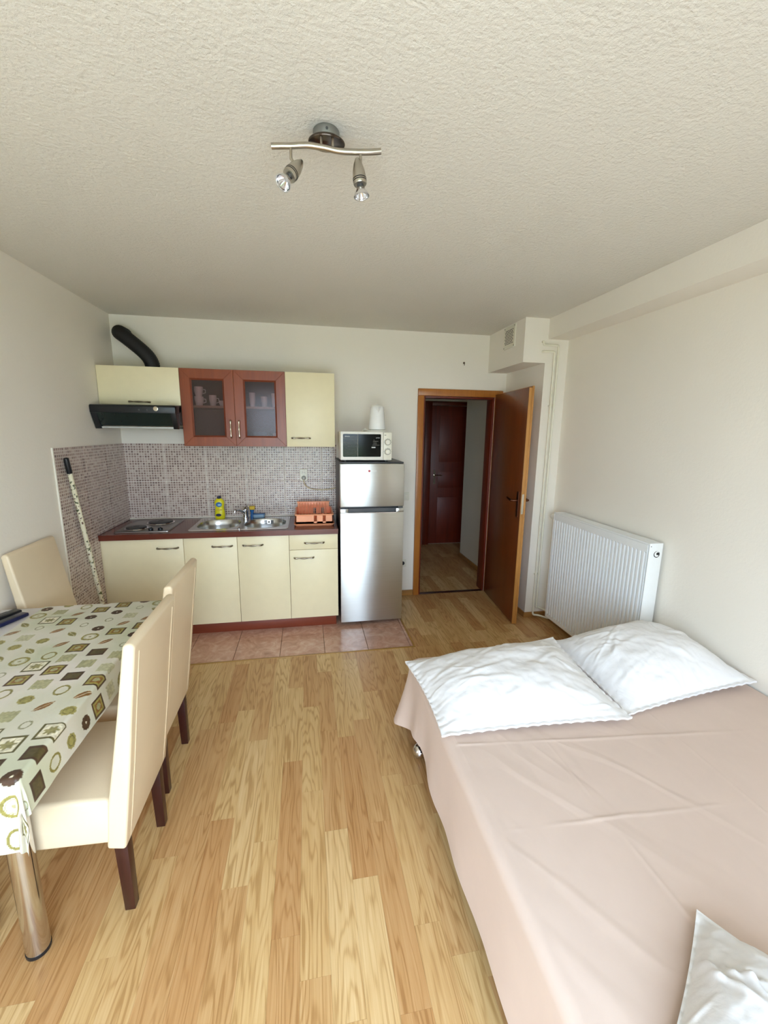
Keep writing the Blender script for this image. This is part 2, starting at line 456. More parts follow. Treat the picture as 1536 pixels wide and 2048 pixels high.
# walls
struct('wall_left', MB().box(-T, 0, YR, 0, 0, H), M['wall'])
b = MB().box(-T, DX0, 0, T, 0, H).box(DX1, W+T, 0, T, 0, H).box(DX0, DX1, 0, T, DZ, H)
wall_back = struct('wall_back', b, M['wall'])
struct('wall_right', MB().box(W, W+T, YR, 0, 0, H), M['wall'])
b = MB().box(-T, WX0, YR-T, YR, 0, H).box(WX1, W+T, YR-T, YR, 0, H).box(WX0, WX1, YR-T, YR, WZ1, H)
struct('wall_rear', b, M['wall'])
struct('ceiling', MB().box(-T, W+T, YR-T, T, H, H+0.12), M['ceil'])
struct('wall_pillar', MB().box(PX, W, PY, 0, 0, H), M['wall'])
struct('ceiling_boxing', MB().box(SX, PX, PY, 0, SZ, H), M['wall'])
struct('ceiling_beam', MB().box(BX, W, YR, PY, BZ, H), M['wall'])
# balcony opening behind the photographer: frame of the open doors
b = MB().box(WX0, WX0+0.06, YR-0.1, YR-0.03, 0, WZ1).box(WX1-0.06, WX1, YR-0.1, YR-0.03, 0, WZ1).box(WX0+0.06, WX1-0.06, YR-0.1, YR-0.03, WZ1-0.06, WZ1)
struct('window_1', b, M['trimwhite'])
struct('ground_terrace_bounce', MB().box(-6, 10, -13.5, YR-T, -0.16, -0.04), M['terrace'])  # unseen, added: long pale slab to bounce sunlight in and brighten the fridge reflection
struct('ground_lawn_bounce', MB().box(-30, 34, -60, -13.5, -0.3, -0.12), M['grass'])  # unseen, added for the green cast it throws into the room

# hall behind the door
struct('wall_hall_right', MB().box(HX, HX+0.1, T, HYC, 0, 2.6), M['hallwall'])
struct('wall_hall_left', MB().box(2.3, 2.4, T, HY, 0, 2.6), M['hallwall'])
struct('wall_hall_end', MB().box(2.3, 5.2, HY, HY+0.12, 0, 2.6), M['hallwall'])
struct('wall_hall_far', MB().box(5.1, 5.2, HYC-0.1, HY, 0, 2.6).box(HX+0.1, 5.1, HYC-0.1, HYC, 0, 2.6), M['hallwall'])
struct('ceiling_hall', MB().box(2.3, 5.2, T, HY+0.12, 2.6, 2.7), M['hallwall'])
struct('baseboard_hall', MB().box(HX-0.014, HX, T+0.02, HYC, 0.001, 0.06), M['skirt'], 0.003)

# floor: slab, strips, tiles
floor = struct('floor', MB().box(-T, W+T, YR-T, HY+0.12, -0.12, -0.012).box(W+T, 5.2, T, HY+0.12, -0.12, -0.012), M['subfloor'])
PW, PL, GAP = 0.0966, 0.66, 0.00015
rng = random.Random(7)
def strips():
    out = []
    x = 1.510-PW*17
    col = 0
    while x < HX+1.6:
        off = rng.random()*PL
        y = -5.2-off
        while y < HY:
            L = PL*(0.82+0.36*rng.random())
            out.append((x, x+PW, y, y+L)); y += L
        x += PW; col += 1
    return out
def clip(s, rx0, rx1, ry0, ry1):
    x0, x1, y0, y1 = max(s[0], rx0), min(s[1], rx1), max(s[2], ry0), min(s[3], ry1)
    return (x0, x1, y0, y1) if x1-x0 > 0.008 and y1-y0 > 0.01 else None
near = []; rest = []
for s in strips():
    for zone, (a, bb, c, d) in (('room', (0, W, YR, TY-0.014)), ('door', (TX+0.014, W, TY-0.014, -0.0)), ('hall', (2.4, HX, T-0.1, HYC)), ('hall2', (2.4, 5.1, HYC, HY))):
        q = clip(s, a, bb, c, d)
        if not q: continue
        if zone == 'door' and q[0] > PX and q[3] > PY: q = (q[0], q[1], q[2], min(q[3], PY))
        seen = (zone in ('room', 'door') and q[3] > -3.75 and 0.25 < (q[0]+q[1])/2 < 3.4 and not (q[0] > 2.45 and q[3] < -1.9)) or (zone == 'hall')
        (near if seen else rest).append(q)
near.sort(key=lambda q: (q[0]-1.5)**2+(q[2]+2.2)**2)
rest += near[290:]; near = near[:290]
for q in near:
    x0, x1, y0, y1 = q; cx, cy = (x0+x1)/2, (y0+y1)/2
    o = MB().box(x0+GAP, x1-GAP, y0+GAP, y1-GAP, -0.012, 0.0).build('plank', M['laminate'], None, (cx, cy, 0), smooth=0)
    o.parent = floor
mb = MB()
for x0, x1, y0, y1 in rest: mb.box(x0+GAP, x1-GAP, y0+GAP, y1-GAP, -0.012, 0.0)
o = mb.build('plank_field', M['laminate'], floor, smooth=0); o['kind'] = 'stuff'
TS = 0.337; g = 0.0016
for i in range(8):
    for j in range(4):
        x0, x1 = 0.996+TS*(i-3), 0.996+TS*(i-2); y0, y1 = TY+TS*j, TY+TS*(j+1)
        x0, x1, y1 = max(x0, 0), min(x1, TX), min(y1, 0)
        if x1-x0 < 0.02 or y1-y0 < 0.02: continue
        o = MB().box(x0+g, x1-g, y0+g, y1-g, -0.012, 0.001).build('tile', M['stone'], None, ((x0+x1)/2, (y0+y1)/2, 0), 0.001, 1, 0)
        o.parent = floor
struct('trim_1', MB().box(0, TX+0.014, TY-0.014, TY, -0.012, 0.004), M['strip'], 0.002)
struct('trim_2', MB().box(TX, TX+0.014, TY, -0.02, -0.012, 0.004), M['strip'], 0.002)
struct('trim_3', MB().box(DX0, DX1, 0.01, 0.045, -0.012, 0.005), M['legwood'], 0.002)

# wall tiles: ceramic pieces, own edges, printed mosaic
TW, TH = 0.3425, 0.335; g = 0.0030
k = 0
for i in range(6):
    for j in range(2):
        x0, x1 = TW*i-0.012, TW*(i+1)-0.012; x0 = max(x0, 0.0); x1 = min(x1, 1.845)
        z1 = TZ-TH*j; z0 = z1-TH
        if x1-x0 < 0.02: continue
        o = MB().box(x0+g, x1-g, -0.008, 0, z0+g, z1-g).build('tile', M['mosx'], None, ((x0+x1)/2, 0, (z0+z1)/2), 0.0012, 1, 0)
        o.parent = wall_back
wl = bpy.data.objects['wall_left']
for i in range(4):
    for j in range(5):
        y1, y0 = -TW*i, max(-TW*(i+1), -1.03); z1 = TZ-TH*j; z0 = max(z1-TH, 0.0)
        if y1-y0 < 0.02: continue
        if j > 2 and y0 > -0.6: continue
        o = MB().box(0, 0.008, y0+g, y1-g, z0+g, z1-g).build('tile', M['mosy'], None, (0, (y0+y1)/2, (z0+z1)/2), 0.0012, 1, 0)
        o.parent = wl
struct('trim_4', MB().box(0, 0.010, -1.042, -1.0305, 0.0, TZ+0.002), M['trimwhite'], 0.002)
struct('trim_5', MB().box(0, 0.003, -1.03, 0, 0.0, TZ).box(0, 1.845, -0.003, 0, 0.875, TZ), M['wgrout'])
struct('baseboard_back', MB().box(TX+0.02, 2.616, -0.014, 0, 0.001, 0.06), M['skirt'], 0.003)
struct('baseboard_pillar', MB().box(PX-0.012, PX, PY, -0.03, 0.001, 0.05).box(PX-0.012, W, PY-0.012, PY, 0.001, 0.05), M['skirt'], 0.003)
struct('baseboard_right', MB().box(W-0.012, W, YR, PY-0.012, 0.001, 0.05), M['skirt'], 0.003)
struct('baseboard_left', MB().box(0, 0.012, YR, -1.042, 0.001, 0.05), M['skirt'], 0.003)

# ------------------------------------------------------------------ door_1: casing and open leaf
def casing(name, x0, x1, ix0, ix1, z1, iz, y0, y1, mat, mj):
    b = MB()
    for (a, c) in ((x0, ix0), (ix1, x1)):
        b.box(a, c, y0, y1, 0.001, iz)
    b.box(x0, x1, y0, y1, iz, z1)
    return b
o = casing('', 2.618, 3.480, DX0, DX1, 2.0765, DZ, -0.022, 0, None, None).build('door_frame', M['frame'], None, (0, 0, 0), 0.005)
o['kind'] = 'structure'; o.name = 'trim_6'
j = MB().box(DX0, DX0+0.018, 0, T, 0.001, DZ).box(DX1-0.018, DX1, 0, T, 0.001, DZ).box(DX0+0.018, DX1-0.018, 0, T, DZ-0.018, DZ)
j.build('jamb', M['darkdoor'], o, (0, 0, 0), 0.002)
HP = Vector((3.398, -0.030)); EP = Vector((3.326, -0.805)); dv = (EP-HP).normalized(); nv = Vector((-dv.y, dv.x))  # nv points to +X
if nv.x < 0: nv = -nv
LL = (EP-HP).length
def leafpt(s_, t_, z_): q = HP+dv*s_+nv*t_; return (q.x, q.y, z_)
def leafbox(s0, s1, t0, t1, z0, z1):
    b = MB(); v = [leafpt(s_, t_, z_) for z_ in (z0, z1) for (s_, t_) in ((s0, t0), (s1, t0), (s1, t1), (s0, t1))]
    return b.add(v, [(0,3,2,1),(4,5,6,7),(0,1,5,4),(1,2,6,5),(2,3,7,6),(3,0,4,7)])
lo = (HP.x, HP.y, 0)
leaf = leafbox(0, LL-0.014, 0, 0.040, 0.008, 2.035).build('door_1', M['door'], None, lo, 0.002); leaf['kind'] = 'structure'
leafbox(LL-0.014, LL-0.002, 0.0, 0.026, 0.008, 2.030).build('door_edge', M['edge'], leaf, lo, 0.001)
leafbox(0.0, LL, 0.0265, 0.041, 0.008, 2.045).build('door_lip', M['edge'], leaf, lo, 0.002)
hb = MB()
for s_, sgn, t0 in ((LL-0.07, -1, 0.0), (LL-0.07, 1, 0.041)):
    p0 = t0; p1 = t0+sgn*0.006
    v = [leafpt(q, r_, z_) for z_ in (0.965, 1.185) for (q, r_) in ((s_-0.018, p0), (s_+0.018, p0), (s_+0.018, p1), (s_-0.018, p1))]
    hb.add(v, [(0,3,2,1),(4,5,6,7),(0,1,5,4),(1,2,6,5),(2,3,7,6),(3,0,4,7)])
    hb.tube([leafpt(s_, p1, 1.105), leafpt(s_, p1+sgn*0.035, 1.105), leafpt(s_-0.01, p1+sgn*0.047, 1.106), leafpt(s_-0.06, p1+sgn*0.05, 1.110), leafpt(s_-0.115, p1+sgn*0.046, 1.118)], [0.010, 0.009, 0.010, 0.009, 0.007], 10)
hb.build('door_handle', M['bronze'], leaf, lo)
leafbox(LL-0.0025, LL-0.0012, 0.004, 0.022, 1.00, 1.17).build('lock_plate', M['handlec'], leaf, lo)
# dark door at the hall end
d2 = MB().box(3.34, 4.12, HY-0.03, HY-0.001, 0.01, 2.04).build('door_2', M['darkdoor'], None, (3.7, HY, 0), 0.003); d2['kind'] = 'structure'
pb = MB()
for z0, z1 in ((0.15, 0.72), (0.86, 1.10), (1.24, 1.90)): pb.box(3.46, 4.0, HY-0.036, HY-0.0301, z0, z1)
pb.build('door_panel', M['darkdoor'], d2, (3.7, HY, 0), 0.003)
MB().box(3.24, 3.335, HY-0.05, HY-0.001, 0.001, 2.10).box(4.125, 4.2, HY-0.05, HY-0.001, 0.001, 2.10).box(3.335, 4.125, HY-0.05, HY-0.001, 2.045, 2.10).build('door_casing', M['darkdoor'], d2, (3.7, HY, 0), 0.003)
MB().tube([(3.40, HY-0.03, 1.05), (3.40, HY-0.075, 1.05), (3.41, HY-0.082, 1.05), (3.50, HY-0.082, 1.05)], 0.009, 10).box(3.385, 3.415, HY-0.04, HY-0.0301, 0.92, 1.12).build('door_handle', M['handlec'], d2, (3.7, HY, 0))

# ------------------------------------------------------------------ kitchen base units
YD = -0.595       # face of the doors
HC = 0.875
def bow(b, p0, p1, out, r=0.005, axis=None):
    """shaped furniture handle between two feet"""
    p0, p1, out = Vector(p0), Vector(p1), Vector(out)
    d = p1-p0; pts = [p0, p0+out*0.55+d*0.02, p0+out*0.8+d*0.08, p0+out*0.85+d*0.25, p0+out*1.0+d*0.4, p0+out*1.05+d*0.5, p0+out*1.0+d*0.6, p0+out*0.85+d*0.75, p0+out*0.8+d*0.92, p0+out*0.55+d*0.98, p1]
    rr = [r*1.5, r*1.3, r*1.4, r*0.7, r*1.15, r*1.35, r*1.15, r*0.7, r*1.4, r*1.3, r*1.5]
    b.tube(pts, rr, 10)
    return b
def base_unit(x0, x1, label, doors, drawer=None):
    c = ((x0+x1)/2, -0.29, 0.10)
    t = root('base_cabinet', c, label, 'cabinet', 'kitchen base cabinets')
    b = MB().box(x0+0.001, x0+0.017, -0.574, -0.02, 0.10, 0.83).box(x1-0.017, x1-0.001, -0.574, -0.02, 0.10, 0.83).box(x0+0.017, x1-0.017, -0.574, -0.02, 0.10, 0.116).box(x0+0.017, x1-0.017, -0.036, -0.02, 0.116, 0.83)
    b.build('carcass', M['cherry'], t, c)
    for (a, bb, z0, z1, h0, h1, hz, nm) in doors:
        d = MB().box(a+0.0015, bb-0.0015, YD, YD+0.018, z0, z1).build(nm, M['cream'], t, c, 0.0015)
        bow(MB(), (h0, YD, hz), (h1, YD, hz), (0, -0.028, 0)).build('handle', M['pewter'], d, c)
    return t
base_unit(0.006, 0.5985, 'cream base cabinet under the hob, widest door beside the left wall', [(0.0075, 0.597, 0.10, 0.828, 0.405, 0.558, 0.757, 'door')])
base_unit(0.5985, 1.4065, 'cream two-door base cabinet under the double sink', [(0.597, 1.0, 0.10, 0.828, 0.810, 0.962, 0.757, 'door'), (1.0, 1.4075, 0.10, 0.828, 1.045, 1.198, 0.757, 'door')])
base_unit(1.4065, 1.806, 'narrow cream base cabinet with one drawer, beside the fridge', [(1.4075, 1.807, 0.10, 0.700, 1.447, 1.604, 0.634, 'door'), (1.4075, 1.807, 0.703, 0.828, 1.533, 1.69, 0.760, 'drawer')])
tag(MB().box(0.006, 1.79, -0.553, -0.535, 0.001, 0.0985).build('plinth_board', M['plinth'], None, (0.9, -0.545, 0), 0.001), 'reddish brown plinth board along the floor under the cream base cabinets', 'plinth')

# worktop with cut-outs for the sink
wt = root('worktop', (0.9, -0.3, 0.835), 'dark red-brown wooden worktop with sink and hob set in', 'worktop')
wo_ = (0.9, -0.3, 0.835)
SNK = (0.620, 1.400, -0.545, -0.055)
b = MB().box(0.004, SNK[0]+0.02, -0.612, -0.010, 0.832, HC).box(SNK[1]-0.02, 1.808, -0.612, -0.010, 0.832, HC).box(SNK[0]+0.02, SNK[1]-0.02, -0.612, SNK[2]+0.02, 0.832, HC).box(SNK[0]+0.02, SNK[1]-0.02, SNK[3]-0.02, -0.010, 0.832, HC)
b.build('slab', M['worktop'], wt, wo_)
MB().box(0.004, 1.808, -0.022, -0.0085, HC, HC+0.012).build('upstand_strip', M['trimwhite'], wt, wo_, 0.003)

# sink
def rrect(x0, x1, y0, y1, r, n=8):
    pts = []
    for (cx, cy, a0) in ((x1-r, y1-r, 0), (x0+r, y1-r, 90), (x0+r, y0+r, 180), (x1-r, y0+r, 270)):
        for i in range(n+1):
            a = R(a0+90*i/n); pts.append((cx+r*math.cos(a), cy+r*math.sin(a)))
    return pts
so_ = ((SNK[0]+SNK[1])/2, -0.3, HC)
snk = root('double_sink', so_, 'stainless steel inset sink with two rounded bowls', 'sink')
import bmesh
def sink_plate():
    # rim plate with two holes: grid of faces around two rounded rings
    b = MB(); z = HC+0.003
    bowls = [(0.652, 0.990, -0.505, -0.130), (1.030, 1.372, -0.505, -0.130)]
    me = bpy.data.meshes.new('rim'); bm = bmesh.new()
    def loop(pts, zz):
        vs_ = [bm.verts.new((x-so_[0], y-so_[1], zz-so_[2])) for x, y in pts]
        return vs_, [bm.edges.new((vs_[i], vs_[(i+1) % len(vs_)])) for i in range(len(vs_))]
    ov, oe = loop(rrect(*SNK, 0.02, 4), z); es = list(oe)
    hv = []
    for bw in bowls:
        v_, e_ = loop(rrect(*bw, 0.14, 10), z); es += e_; hv.append(v_)
    bmesh.ops.triangle_fill(bm, use_beauty=True, edges=es)
    low, _e = loop(rrect(SNK[0]-0.001, SNK[1]+0.001, SNK[2]-0.001, SNK[3]+0.001, 0.02, 4), HC+0.0002)
    for i in range(len(ov)):
        j_ = (i+1) % len(ov); bm.faces.new((ov[i], ov[j_], low[j_], low[i]))
    bm.to_mesh(me); bm.free()
    finish('rim', me, M['steel'], snk, so_)
    for bw in bowls:
        x0, x1, y0, y1 = bw; rings = []
        for (ins, dz, rr) in ((0, 0.003, 0.14), (0.004, -0.004, 0.138), (0.010, -0.05, 0.132), (0.016, -0.12, 0.125), (0.03, -0.145, 0.115), (0.06, -0.155, 0.09), (0.12, -0.158, 0.04)):
            rings.append([(x, y, HC+dz) for x, y in rrect(x0+ins, x1-ins, y0+ins, y1-ins, rr, 10)])
        bb = MB(); bb.loft(rings, cap=False); n_ = len(rings[0]); bb.f.append(tuple((len(rings)-1)*n_+i for i in range(n_)))
        bo = bb.build('bowl', M['steel'], snk, so_)
        MB().lathe([(0.0, 0.0), (0.036, 0.0), (0.038, -0.003)], ((x0+x1)/2, (y0+y1)/2, HC-0.153), 20).build('drain', M['chrome'], bo, so_)
    ob = MB()
    for dx in (-0.034, -0.022, 0.022, 0.034): ob.box(1.212+dx-0.004, 1.212+dx+0.004, -0.1445, -0.1425, HC-0.045, HC-0.012)
    ob.box(1.203, 1.221, -0.1445, -0.1425, HC-0.034, HC-0.022)
    ob.build('overflow_slot', M['black'], snk, so_)
    MB().lathe([(0.012, 0), (0.012, 0.006), (0.006, 0.010), (0.008, 0.016), (0.0, 0.022)], (1.010, -0.525, HC+0.003), 14).build('waste_knob', M['chrome'], snk, so_)
sink_plate()
# mixer tap
fo = (1.005, -0.095, HC+0.003)
fa = root('mixer_tap', fo, 'chrome mixer tap with raised lever between the two bowls', 'tap')
MB().lathe([(0.028, 0), (0.028, 0.006), (0.022, 0.012), (0.021, 0.055), (0.024, 0.062), (0.023, 0.085), (0.012, 0.094)], fo, 20).build('body', M['chrome'], fa, fo)
MB().tube([(0.995, -0.10, HC+0.045), (0.985, -0.14, HC+0.075), (0.965, -0.19, HC+0.10), (0.945, -0.235, HC+0.108), (0.938, -0.25, HC+0.098), (0.937, -0.252, HC+0.085)], [0.014, 0.013, 0.012, 0.012, 0.012, 0.011], 12).build('spout', M['chrome'], fa, fo)
MB().tube([(1.006, -0.092, HC+0.09), (1.012, -0.085, HC+0.10), (1.022, -0.08, HC+0.112), (1.036, -0.12, HC+0.118)], [0.018, 0.016, 0.010, 0.007], 12).build('lever', M['chrome'], fa, fo)

# hob
ho = (0.30, -0.31, HC)
hob = root('electric_hob', ho, 'steel two-plate electric hob set into worktop near left corner', 'hob')
HBX = (0.085, 0.482, -0.545, -0.085)
b = MB(); b.loft([[(x, y, HC+dz) for x, y in rrect(HBX[0]+i, HBX[1]-i, HBX[2]+i, HBX[3]-i, 0.015, 4)] for i, dz in ((0, 0.0002), (0.001, 0.006), (0.006, 0.009), (0.014, 0.006), (0.03, 0.006))])
b.build('hob_plate', M['hobsteel'], hob, ho)
for (cx, cy, rr) in ((0.205, -0.42, 0.073), (0.325, -0.215, 0.093)):
    p_ = MB().lathe([(rr+0.012, 0.0), (rr+0.012, 0.004), (rr+0.004, 0.006), (rr, 0.004), (rr, 0.012), (rr-0.006, 0.014), (0.022, 0.014), (0.020, 0.012), (0.0, 0.012)], (cx, cy, HC+0.0062), 32).build('hotplate', M['black'], hob, ho)
    MB().lathe([(rr+0.013, 0.0), (rr+0.014, 0.003), (rr+0.010, 0.0075), (rr+0.003, 0.0065), (rr+0.0005, 0.004)], (cx, cy, HC+0.0062), 32).build('trim_ring', M['chrome'], p_, ho)
for cx, cy in ((0.335, -0.49), (0.405, -0.49)):
    MB().lathe([(0.018, 0), (0.017, 0.014), (0.015, 0.016), (0.0, 0.016)], (cx, cy, HC+0.0062), 16).box(cx-0.003, cx+0.003, cy-0.016, cy+0.016, HC+0.02, HC+0.027).build('control_knob', M['black'], hob, ho)

# washing-up bottle
bo_ = (0.782, -0.085, HC+0.003)
bt = root('washing_up_bottle', bo_, 'yellow washing-up liquid bottle with blue label and cap behind sink', 'bottle')
def oval(prof, c, n=24, ay=0.55):
    b = MB(); b.loft([[(c[0]+r_*math.cos(2*math.pi*k/n), c[1]+r_*ay*math.sin(2*math.pi*k/n), c[2]+h_) for k in range(n)] for r_, h_ in prof]); return b
oval([(0.036, 0), (0.042, 0.006), (0.044, 0.04), (0.041, 0.075), (0.036, 0.10), (0.040, 0.125), (0.043, 0.145), (0.038, 0.165), (0.024, 0.180), (0.016, 0.186)], bo_).build('bottle_body', M['yellow'], bt, bo_)
MB().lathe([(0.015, 0.184), (0.016, 0.188), (0.015, 0.206), (0.010, 0.209), (0.0, 0.209)], bo_, 16).build('cap', M['navy'], bt, bo_)
def decal(cx, cz, rx, rz, y, n=20):
    return MB().prism([(cx+rx*math.cos(2*math.pi*k/n), cz+rz*math.sin(2*math.pi*k/n)) for k in range(n)], 'y', y, y-0.001)
decal(0.781, HC+0.135, 0.026, 0.022, -0.1078).build('label', M['blue'], bt, bo_)
decal(0.786, HC+0.132, 0.015, 0.008, -0.1089).build('label_oval', M['lightblue'], bt, bo_)  # smaller light-blue oval on the blue label
decal(0.774, HC+0.040, 0.024, 0.013, -0.1090).build('label', M['navy'], bt, bo_)
decal(0.780, HC+0.086, 0.028, 0.005, -0.1060).build('label_band', M['sponge'], bt, bo_)

# sponge on a brush, soap dish
do_ = (1.125, -0.085, HC+0.003)
ds = root('soap_dish', do_, 'pale blue plastic dish behind the right sink bowl', 'dish')
MB().loft([[(x, y, HC+0.003+dz) for x, y in rrect(1.068-i, 1.175+i, -0.115-i, -0.065+i, 0.015, 4)] for i, dz in ((-0.008, 0), (-0.002, 0.006), (0, 0.034))]).build('dish_body', M['paleblue'], ds, do_, 0.002)
MB().loft([[(x, y, HC+0.003+dz) for x, y in rrect(1.068-i, 1.175+i, -0.115-i, -0.065+i, 0.015, 4)] for i, dz in ((0.001, 0.034), (0.003, 0.037), (0.001, 0.040))]).build('dish_rim', M['blue'], ds, do_)
sp_o = (1.058, -0.06, HC+0.003)
sb = root('scrubbing_brush', sp_o, 'blue scrubbing brush standing upright beside the chrome tap', 'brush')
MB().lathe([(0.016, 0), (0.018, 0.01), (0.012, 0.04), (0.017, 0.06), (0.018, 0.072)], sp_o, 16).build('brush_head', M['blue'], sb, sp_o)
tag(MB().box(1.036, 1.084, -0.078, -0.042, HC+0.0752, HC+0.108).build('kitchen_sponge', M['sponge'], None, (1.06, -0.06, HC+0.075), 0.006), 'yellow sponge resting on the blue brush behind the tap', 'sponge')

# dish rack: tray + slatted basket
ro = (1.617, -0.29, HC)
rk = root('dish_rack', ro, 'orange plastic dish drainer on the worktop beside the fridge', 'dish rack')
def ring(x0, x1, y0, y1, r_, z): return [(x, y, z) for x, y in rrect(x0, x1, y0, y1, r_, 4)]
b = MB(); b.loft([ring(1.462, 1.772, -0.485, -0.115, 0.02, HC+0.0005), ring(1.455, 1.780, -0.492, -0.108, 0.02, HC+0.008), ring(1.447, 1.788, -0.50, -0.10, 0.02, HC+0.020), ring(1.449, 1.786, -0.498, -0.102, 0.02, HC+0.022), ring(1.460, 1.774, -0.486, -0.114, 0.02, HC+0.010), ring(1.468, 1.766, -0.478, -0.122, 0.02, HC+0.004)])
b.build('drip_tray', M['orange'], rk, ro)
RX0, RX1, RY0, RY1, Z0, Z1 = 1.463, 1.772, -0.482, -0.122, HC+0.022, HC+0.098
b = MB()
b.box(RX0, RX1, RY0, RY1, Z0, Z0+0.004)
for y in (RY0, RY1-0.005):
    for (a, c) in ((RX0, RX0+0.150), (RX0+0.176, RX0+0.225), (RX0+0.25, RX1)): b.box(a, c, y, y+0.005, Z0, Z1)
    b.box(RX0, RX1, y, y+0.005, Z0, Z0+0.016)
for x in (RX0, RX1-0.005): b.box(x, x+0.005, RY0, RY1, Z0, Z1)
b.build('basket', M['orange'], rk, ro)
b = MB(); b.loft([ring(RX0-0.008, RX1+0.008, RY0-0.008, RY1+0.008, 0.015, Z1-0.006), ring(RX0-0.010, RX1+0.010, RY0-0.010, RY1+0.010, 0.015, Z1), ring(RX0-0.008, RX1+0.008, RY0-0.008, RY1+0.008, 0.015, Z1+0.004), ring(RX0+0.004, RX1-0.004, RY0+0.004, RY1-0.004, 0.012, Z1+0.004), ring(RX0+0.004, RX1-0.004, RY0+0.004, RY1-0.004, 0.012, Z1-0.006)], cap=False)
b.build('basket_rim', M['orange'], rk, ro)
b = MB().box(RX0+0.01, RX1-0.012, RY1-0.012, RY1-0.006, Z1, Z1+0.052).box(RX0+0.005, RX1-0.005, RY1-0.016, RY1-0.002, Z1+0.050, Z1+0.056)
b.build('back_panel', M['orange'], rk, ro, 0.001)
for k in range(10):
    x = RX0+0.024+k*0.026
    MB().prism([(RY0+0.10, Z1-0.05), (RY1-0.012, Z1+0.03), (RY1-0.012, Z1+0.045), (RY0+0.092, Z1-0.04)], 'x', x, x+0.005).build('plate_divider', M['orange'], rk, ro)

# patterned pole leaning on the side tiles
pa, pb_ = Vector((0.062, -0.70, 0.0)), Vector((0.030, -0.945, 1.47))
pdir = (pb_-pa).normalized(); pe = pa+pdir*1.50
pole = root('broom_handle', tuple(pa), 'floral patterned broom handle leaning on mosaic tiles by the cabinet', 'pole')
MB().tube([pa+pdir*0.002, pa+pdir*1.40], 0.0145, 14).build('stick', M['floral'], pole, tuple(pa))
MB().tube([pa+pdir*1.395, pa+pdir*1.40, pa+pdir*1.495, pa+pdir*1.50], [0.0155, 0.017, 0.016, 0.010], 14).build('end_cap', M['black'], pole, tuple(pa))

# ------------------------------------------------------------------ wall units
ZU0, ZU1, YU = 1.536, 2.141, -0.34
def carcass(b, x0, x1, z0, z1, y0=-0.32, t=0.016):
    return b.box(x0, x0+t, y0, -0.001, z0, z1).box(x1-t, x1, y0, -0.001, z0, z1).box(x0+t, x1-t, y0, -0.001, z0, z0+t).box(x0+t, x1-t, y0, -0.001, z1-t, z1).box(x0+t, x1-t, -0.007, -0.001, z0+t, z1-t)
c = (0.295, -0.17, 1.853)
u1 = root('wall_cabinet', c, 'cream flap-front wall cabinet above the black cooker hood', 'cabinet', 'kitchen wall cabinets')
carcass(MB(), 0.003, 0.591, 1.853, ZU1).build('carcass', M['carcass'], u1, c)
d = MB().box(0.004, 0.590, YU, YU+0.018, 1.853, ZU1).build('door', M['cream'], u1, c, 0.0015)
bow(MB(), (0.216, YU, 1.876), (0.366, YU, 1.874), (0, -0.026, 0)).build('handle', M['pewter'], d, c)
c = (1.6, -0.17, ZU0)
u3 = root('wall_cabinet', c, 'cream single-door wall cabinet beside the glass-fronted unit', 'cabinet', 'kitchen wall cabinets')
carcass(MB(), 1.4035, 1.806, ZU0, ZU1).build('carcass', M['carcass'], u3, c)
d = MB().box(1.4035, 1.806, YU, YU+0.018, ZU0, ZU1).build('door', M['cream'], u3, c, 0.0015)
bow(MB(), (1.446, YU, 1.607), (1.597, YU, 1.607), (0, -0.026, 0)).build('handle', M['pewter'], d, c)
c = (0.997, -0.17, ZU0)
u2 = root('glass_cabinet', c, 'cherry wood wall cabinet with two smoked glass doors', 'cabinet')
carcass(MB(), 0.592, 1.4025, ZU0, ZU1).build('carcass', M['carcass_in'], u2, c)
MB().box(0.609, 1.385, -0.29, -0.007, 1.843, 1.861).build('shelf', M['shelf'], u2, c)
for (x0, x1, hx) in ((0.593, 0.9965, 0.962), (0.9985, 1.402, 1.027)):
    fw = 0.074; b = MB(); z0, z1 = ZU0, ZU1
    o_ = [(x0, z0), (x1, z0), (x1, z1), (x0, z1)]; i_ = [(x0+fw, z0+fw), (x1-fw, z0+fw), (x1-fw, z1-fw), (x0+fw, z1-fw)]
    for k in range(4):
        q = [o_[k], o_[(k+1) % 4], i_[(k+1) % 4], i_[k]]
        b.prism([(p[0]+0.0, p[1]) for p in q], 'y', YU, YU+0.02)
    d = b.build('door', M['cherry'], u2, c, 0.0012, 1)
    bd = MB()
    i2 = [(x0+fw+0.012, z0+fw+0.012), (x1-fw-0.012, z0+fw+0.012), (x1-fw-0.012, z1-fw-0.012), (x0+fw+0.012, z1-fw-0.012)]
    for k in range(4):
        q = [i_[k], i_[(k+1) % 4], i2[(k+1) % 4], i2[k]]
        v = [(p[0], YU+(0.001 if n_ < 2 else 0.009), p[1]) for n_, p in enumerate(q)]
        v += [(p[0], YU+0.014, p[1]) for p in q]
        bd.add(v, [(0,1,2,3),(7,6,5,4),(0,4,5,1),(1,5,6,2),(2,6,7,3),(3,7,4,0)])
    bd.build('glazing_bead', M['plinth'], d, c)
    MB().box(x0+fw-0.004, x1-fw+0.004, YU+0.011, YU+0.015, z0+fw-0.004, z1-fw+0.004).build('pane', M['smoky'], d, c)
    bow(MB(), (hx, YU, 1.605), (hx, YU, 1.745), (0, -0.026, 0)).build('handle', M['handlec'], d, c)
